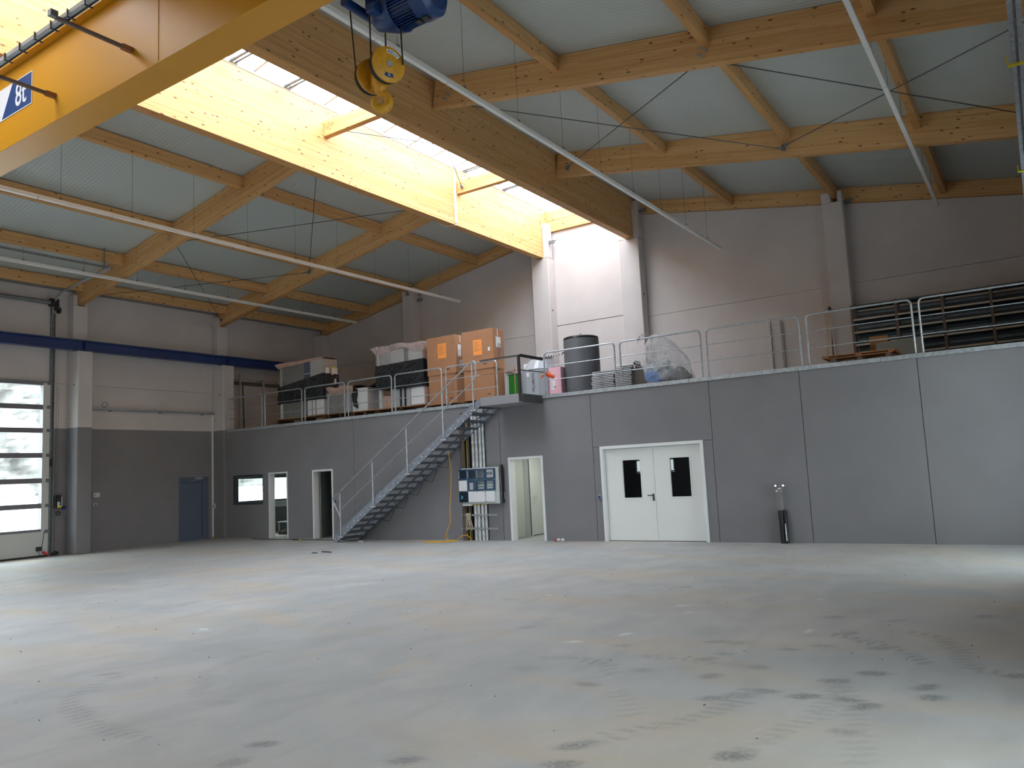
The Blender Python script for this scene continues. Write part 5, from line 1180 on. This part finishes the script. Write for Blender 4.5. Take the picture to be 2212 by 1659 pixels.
BLB = mat('blue_film_scrap', (.14, .30, .62), .5); GRW = mat('grey_scrap', (.30, .33, .35), .6); DKW = mat('brown_scrap', (.15, .13, .10), .8); LTW = mat('pale_scrap', (.60, .63, .66), .5)
rb = random.Random(11)
def scrap(cx_, cy_, cz, r_, mt, nm):
    ph = [rb.uniform(0, 6) for _ in range(6)]
    def f(u, v):
        a = 2*math.pi*u; b = math.pi*(v-.5); w = r_*(1+.28*math.sin(3*a+ph[0])*math.cos(4*b+ph[1])+.2*math.sin(7*a+ph[2])*math.cos(5*b))
        return (cx_+w*math.cos(a)*math.cos(b)*1.2, cy_+w*math.sin(a)*math.cos(b)*.8, max(ZM+.015, cz+w*math.sin(b)*.8))
    MB().grid(f, 18, 9).build(nm, mt, bgq)
for a_ in ((4.08, .55, 3.98, .17, BLB), (4.22, .50, 3.88, .16, BLB), (4.02, .6, 4.18, .12, LTW), (4.30, .6, 4.12, .17, GRW), (4.48, .5, 3.95, .20, GRW), (4.62, .6, 3.90, .19, DKW), (4.82, .6, 3.86, .16, DKW), (4.75, .6, 4.0, .15, BEIGEB), (4.42, .5, 4.24, .12, LTW), (4.55, .45, 3.82, .12, BLACK), (4.15, .6, 4.10, .14, LTW)): scrap(*a_, 'waste_scrap')
MB().tube([(4.12, .35, 4.99), (4.06, .15, 4.97), (4.01, .03, 4.90), (4.0, -.02, 4.84), (4.04, -.01, 4.80), (4.07, .03, 4.88), (4.05, .06, 4.95)], .022, 8).tube([(4.0, 0, 4.90), (3.97, -.01, 4.76), (3.96, -.01, 4.66)], [.03, .02, .005], 6).build('tied_neck', FILM, bgq, smooth=True)
# perforated uprights
for x, z0, z1, w in ((5.76, ZM, 5.68, 'left'), (6.10, ZM, 5.67, 'right')):
    o = MB().box(x-.03, x+.03, 4.97, 4.99, z0, z1).box(x-.03, x-.025, 4.97, 5.03, z0, z1).build('shelf_upright', LUM if w == 'left' else SOCK); tag(o, 'perforated metal upright leaning on the rear wall, the %s one of two' % w, 'upright', 'perforated uprights')
    h = MB()
    for k in range(28): h.box(x-.012, x+.012, 4.967, 4.97, z0+.1+k*.068, z0+.13+k*.068)
    h.build('holes', BLACK, o, kind='stuff')
o = MB().prism([(7.44, ZM), (7.54, ZM), (7.515, 5.2)], 'y', 4.50, 4.52).build('thin_batten', POSTB); tag(o, 'dark pointed batten leaning against the column near the flat pallet', 'batten')
o = MB().obar((7.30, 4.45, ZM), (7.49, 4.45, 5.79), .03, .06, (1, 0, 0)).build('thin_batten', LIGHTWOOD); tag(o, 'pale wooden batten leaning left against the column near the flat pallet', 'batten'); MB().box(7.50, 7.56, 4.40, 4.5, 5.66, 5.74).build('hook', BLACK, o)
# flat pallet
fpz = thing('flat_pallet', 'empty brown wooden pallet lying flat at the mezzanine edge', 'pallet', (8.85, .75, 3.745))
for k in range(5): a = .30+.19*k; B(8.10, 9.56, a, a+.12, 3.915, 3.94).build('board', RUST, fpz)
for a in (8.27, 8.80, 9.36): B(a, a+.10, .34, 1.16, 3.705, 3.862).build('bearer', POSTB, fpz)
for a in (.31, .72, 1.10): B(8.22, 9.50, a, a+.09, 3.862, 3.885).build('lower_board', RUST, fpz)
for a in (8.12, 8.78, 9.42): B(a, a+.12, .30, 1.18, 3.885, 3.915).build('cross_board', RUST, fpz)
o = B(8.86, 9.24, 1.70, 2.10, ZM, 4.43).build('small_carton', RUST, bevel=.006); tag(o, 'small brown carton half hidden behind the beige board near the rack', 'carton')
o = MB().prism([(9.0, ZM), (9.99, ZM), (9.94, 4.265), (9.02, 4.25)], 'y', 1.50, 1.54).build('beige_board', BEIGEB); tag(o, 'beige-grey board standing behind the flat pallet', 'board')
# shelving rack
rk = thing('shelving_rack', 'long dark shelving rack with cream shelf edges along the rear wall, right', 'rack', (10.6, 4.2, ZM))
for x in (8.16, 9.18, 10.20, 11.20, 12.20):
    B(x-.03, x+.03, 3.88, 3.92, ZM, 5.60).build('post', POSTB, rk); B(x-.03, x+.03, 4.42, 4.46, ZM, 5.60).build('post', SHELFD, rk)
for z in (5.56, 5.21, 4.885, 4.565, 4.24, 3.92):
    for a, b in ((8.19, 9.15), (9.21, 10.17), (10.23, 11.17), (11.23, 12.17)):
        sh = B(a, b, 3.89, 4.45, z-.012, z+.012).build('shelf', SHELFD, rk); B(a, b, 3.875, 3.89, z-.022, z+.022).build('shelf_edge', SHELFE if z < 5.5 else SHELFD, sh)
        B(a, b, 4.43, 4.45, z-.16, z-.10).build('rear_rail', GALVD, sh)
B(8.16, 12.2, 4.47, 4.475, ZM, 5.5).build('back_sheet', SHELFD, rk)
# rack on the far left, along the left wall behind the column
lr = thing('wire_rack', 'empty metal rack frame against the left wall above the mezzanine floor', 'rack', (-12.3, 1.6, ZM))
for y in (.75, 1.80, 2.6): B(-12.24, -12.19, y, y+.05, ZM, 5.83 if y < 1 else 5.73).build('post', SOCK, lr)
for z in (5.66,): B(-12.23, -12.20, .75, 2.65, z, z+.03).build('rail', SOCK, lr)
for y in (.75, 1.8, 2.6): B(-12.55, -12.24, y, y+.03, 5.62, 5.66).build('rail', SOCK, lr)
o = MB().obar((-12.45, 1.12, ZM), (-12.52, 1.12, 5.55), .05, .02, (0, 1, 0)).build('dark_batten', BOARD); tag(o, 'thin dark batten leaning on the left wall inside the rack frame', 'batten')
o = B(-12.57, -12.50, .36, 4.6, 5.48, 5.60).build('dark_ledge', BOARD); tag(o, 'dark horizontal ledge on the left wall behind the rack frame', 'ledge')
o = B(-11.3, -10.3, .9, 1.5, ZM, 3.86).build('low_crate', PALLET); tag(o, 'low brown crate behind the first railing panel', 'crate')

# ------------------------------------------------------------------ litter on the floor
o = thing('tape_roll', 'reddish and white roll lying on the floor by the right doorway', 'roll', (1.5, -.15, 0)); MB().tube([(1.42, -.15, .045), (1.50, -.16, .045)], .042, 12).build('roll', mat('dusty_red', (.35, .08, .08), .7), o); MB().tube([(1.50, -.16, .04), (1.60, -.18, .038)], .036, 12).build('core', PAPER, o); MB().tube([(1.64, -.2, .04), (1.70, -.16, .05)], [.04, .03], 10).build('loose_end', PAPER, o)
for pts, r_, mt, lb, ct_ in ((((-10.2, -.33, .01), (-9.0, -.42, .01), (-8.2, -.38, .012), (-7.4, -.45, .01), (-6.2, -.42, .01), (-5.2, -.35, .01)), .012, BLACK, 'black cable lying along the foot of the grey wall by the doorways', 'cable'), (((-3.55, -3.36, .02), (-3.35, -3.37, .02), (-3.15, -3.42, .02)), .018, BOARD, 'short dark stick lying on the floor in front of the stair', 'stick'), (((-3.62, -3.62, .015), (-3.46, -3.60, .015)), .018, BOARD, 'smaller dark splinter beside the stick before the stair', 'stick'), (((4.66, -9.38, .006), (4.76, -9.36, .006)), .006, PAPER, 'tiny white cable tie on the open floor', 'cable tie'), (((-8.0, -.50, .02), (-7.6, -.52, .02)), .02, DARKST, 'dark crumpled strip on the floor before the second doorway', 'strip'), (((-7.56, -.62, .02), (-7.48, -.62, .02)), .025, YPIPE, 'small yellow scrap on the floor between the doorways', 'scrap'), (((-4.9, -.72, .012), (-4.7, -.74, .012)), .02, PAPER, 'small white scrap on the floor under the stair', 'scrap'), (((2.9, -11.28, .008), (3.0, -11.24, .008)), .01, PAPER, 'small white crumb pile on the floor at lower left', 'scrap')):
    o = MB().tube(pts, r_, 6).build('floor_'+ct_.replace(' ', '_'), mt); tag(o, lb, ct_)
cr2 = random.Random(21); pb = MB()
for k in range(260):
    x = cr2.uniform(-8, 12); y = cr2.uniform(-14.5, -1); r_ = cr2.uniform(.0025, .007)
    pb.box(x-r_, x+r_, y-r_*.8, y+r_*.8, 0.0005, r_)
o = pb.build('grit', BOARD, kind='stuff'); tag(o, 'dark grit crumbs scattered over the concrete floor', 'grit')

# ------------------------------------------------------------------ outdoors beyond the glazed doors
yd = MB().box(-60, XL-.37, -60, 40, -.3, -.04).build('yard', YARD, kind='structure'); B(XR+.37, 60, -60, 40, -.3, -.04).build('yard_strip', YARD, yd); B(XL-.37, XR+.37, -60, YF-.31, -.3, -.04).build('yard_strip', YARD, yd)
MB().prism([(XL-.5, -.05), (-23.9, 1.72), (-27, 1.8), (-27, -.3), (XL-.5, -.3)], 'y', -50, 24).build('gravel_bank', YARD, yd)
def rockf(u, v):
    y = -42+62*u; z = -.1+9.5*v
    d = 1.1*math.sin(1.3*y+2.1*z)+.7*math.sin(3.1*y-1.7*z)+.4*math.sin(6.3*y+5*z)+.25*math.sin(13*z+2*y)
    return (-25+.35*d-1.6*v, y, z)
rc = MB().grid(rockf, 200, 50).build('rock_face', ROCK); tag(rc, 'pale rock face outside, seen through the glazed sectional door', 'rock face')
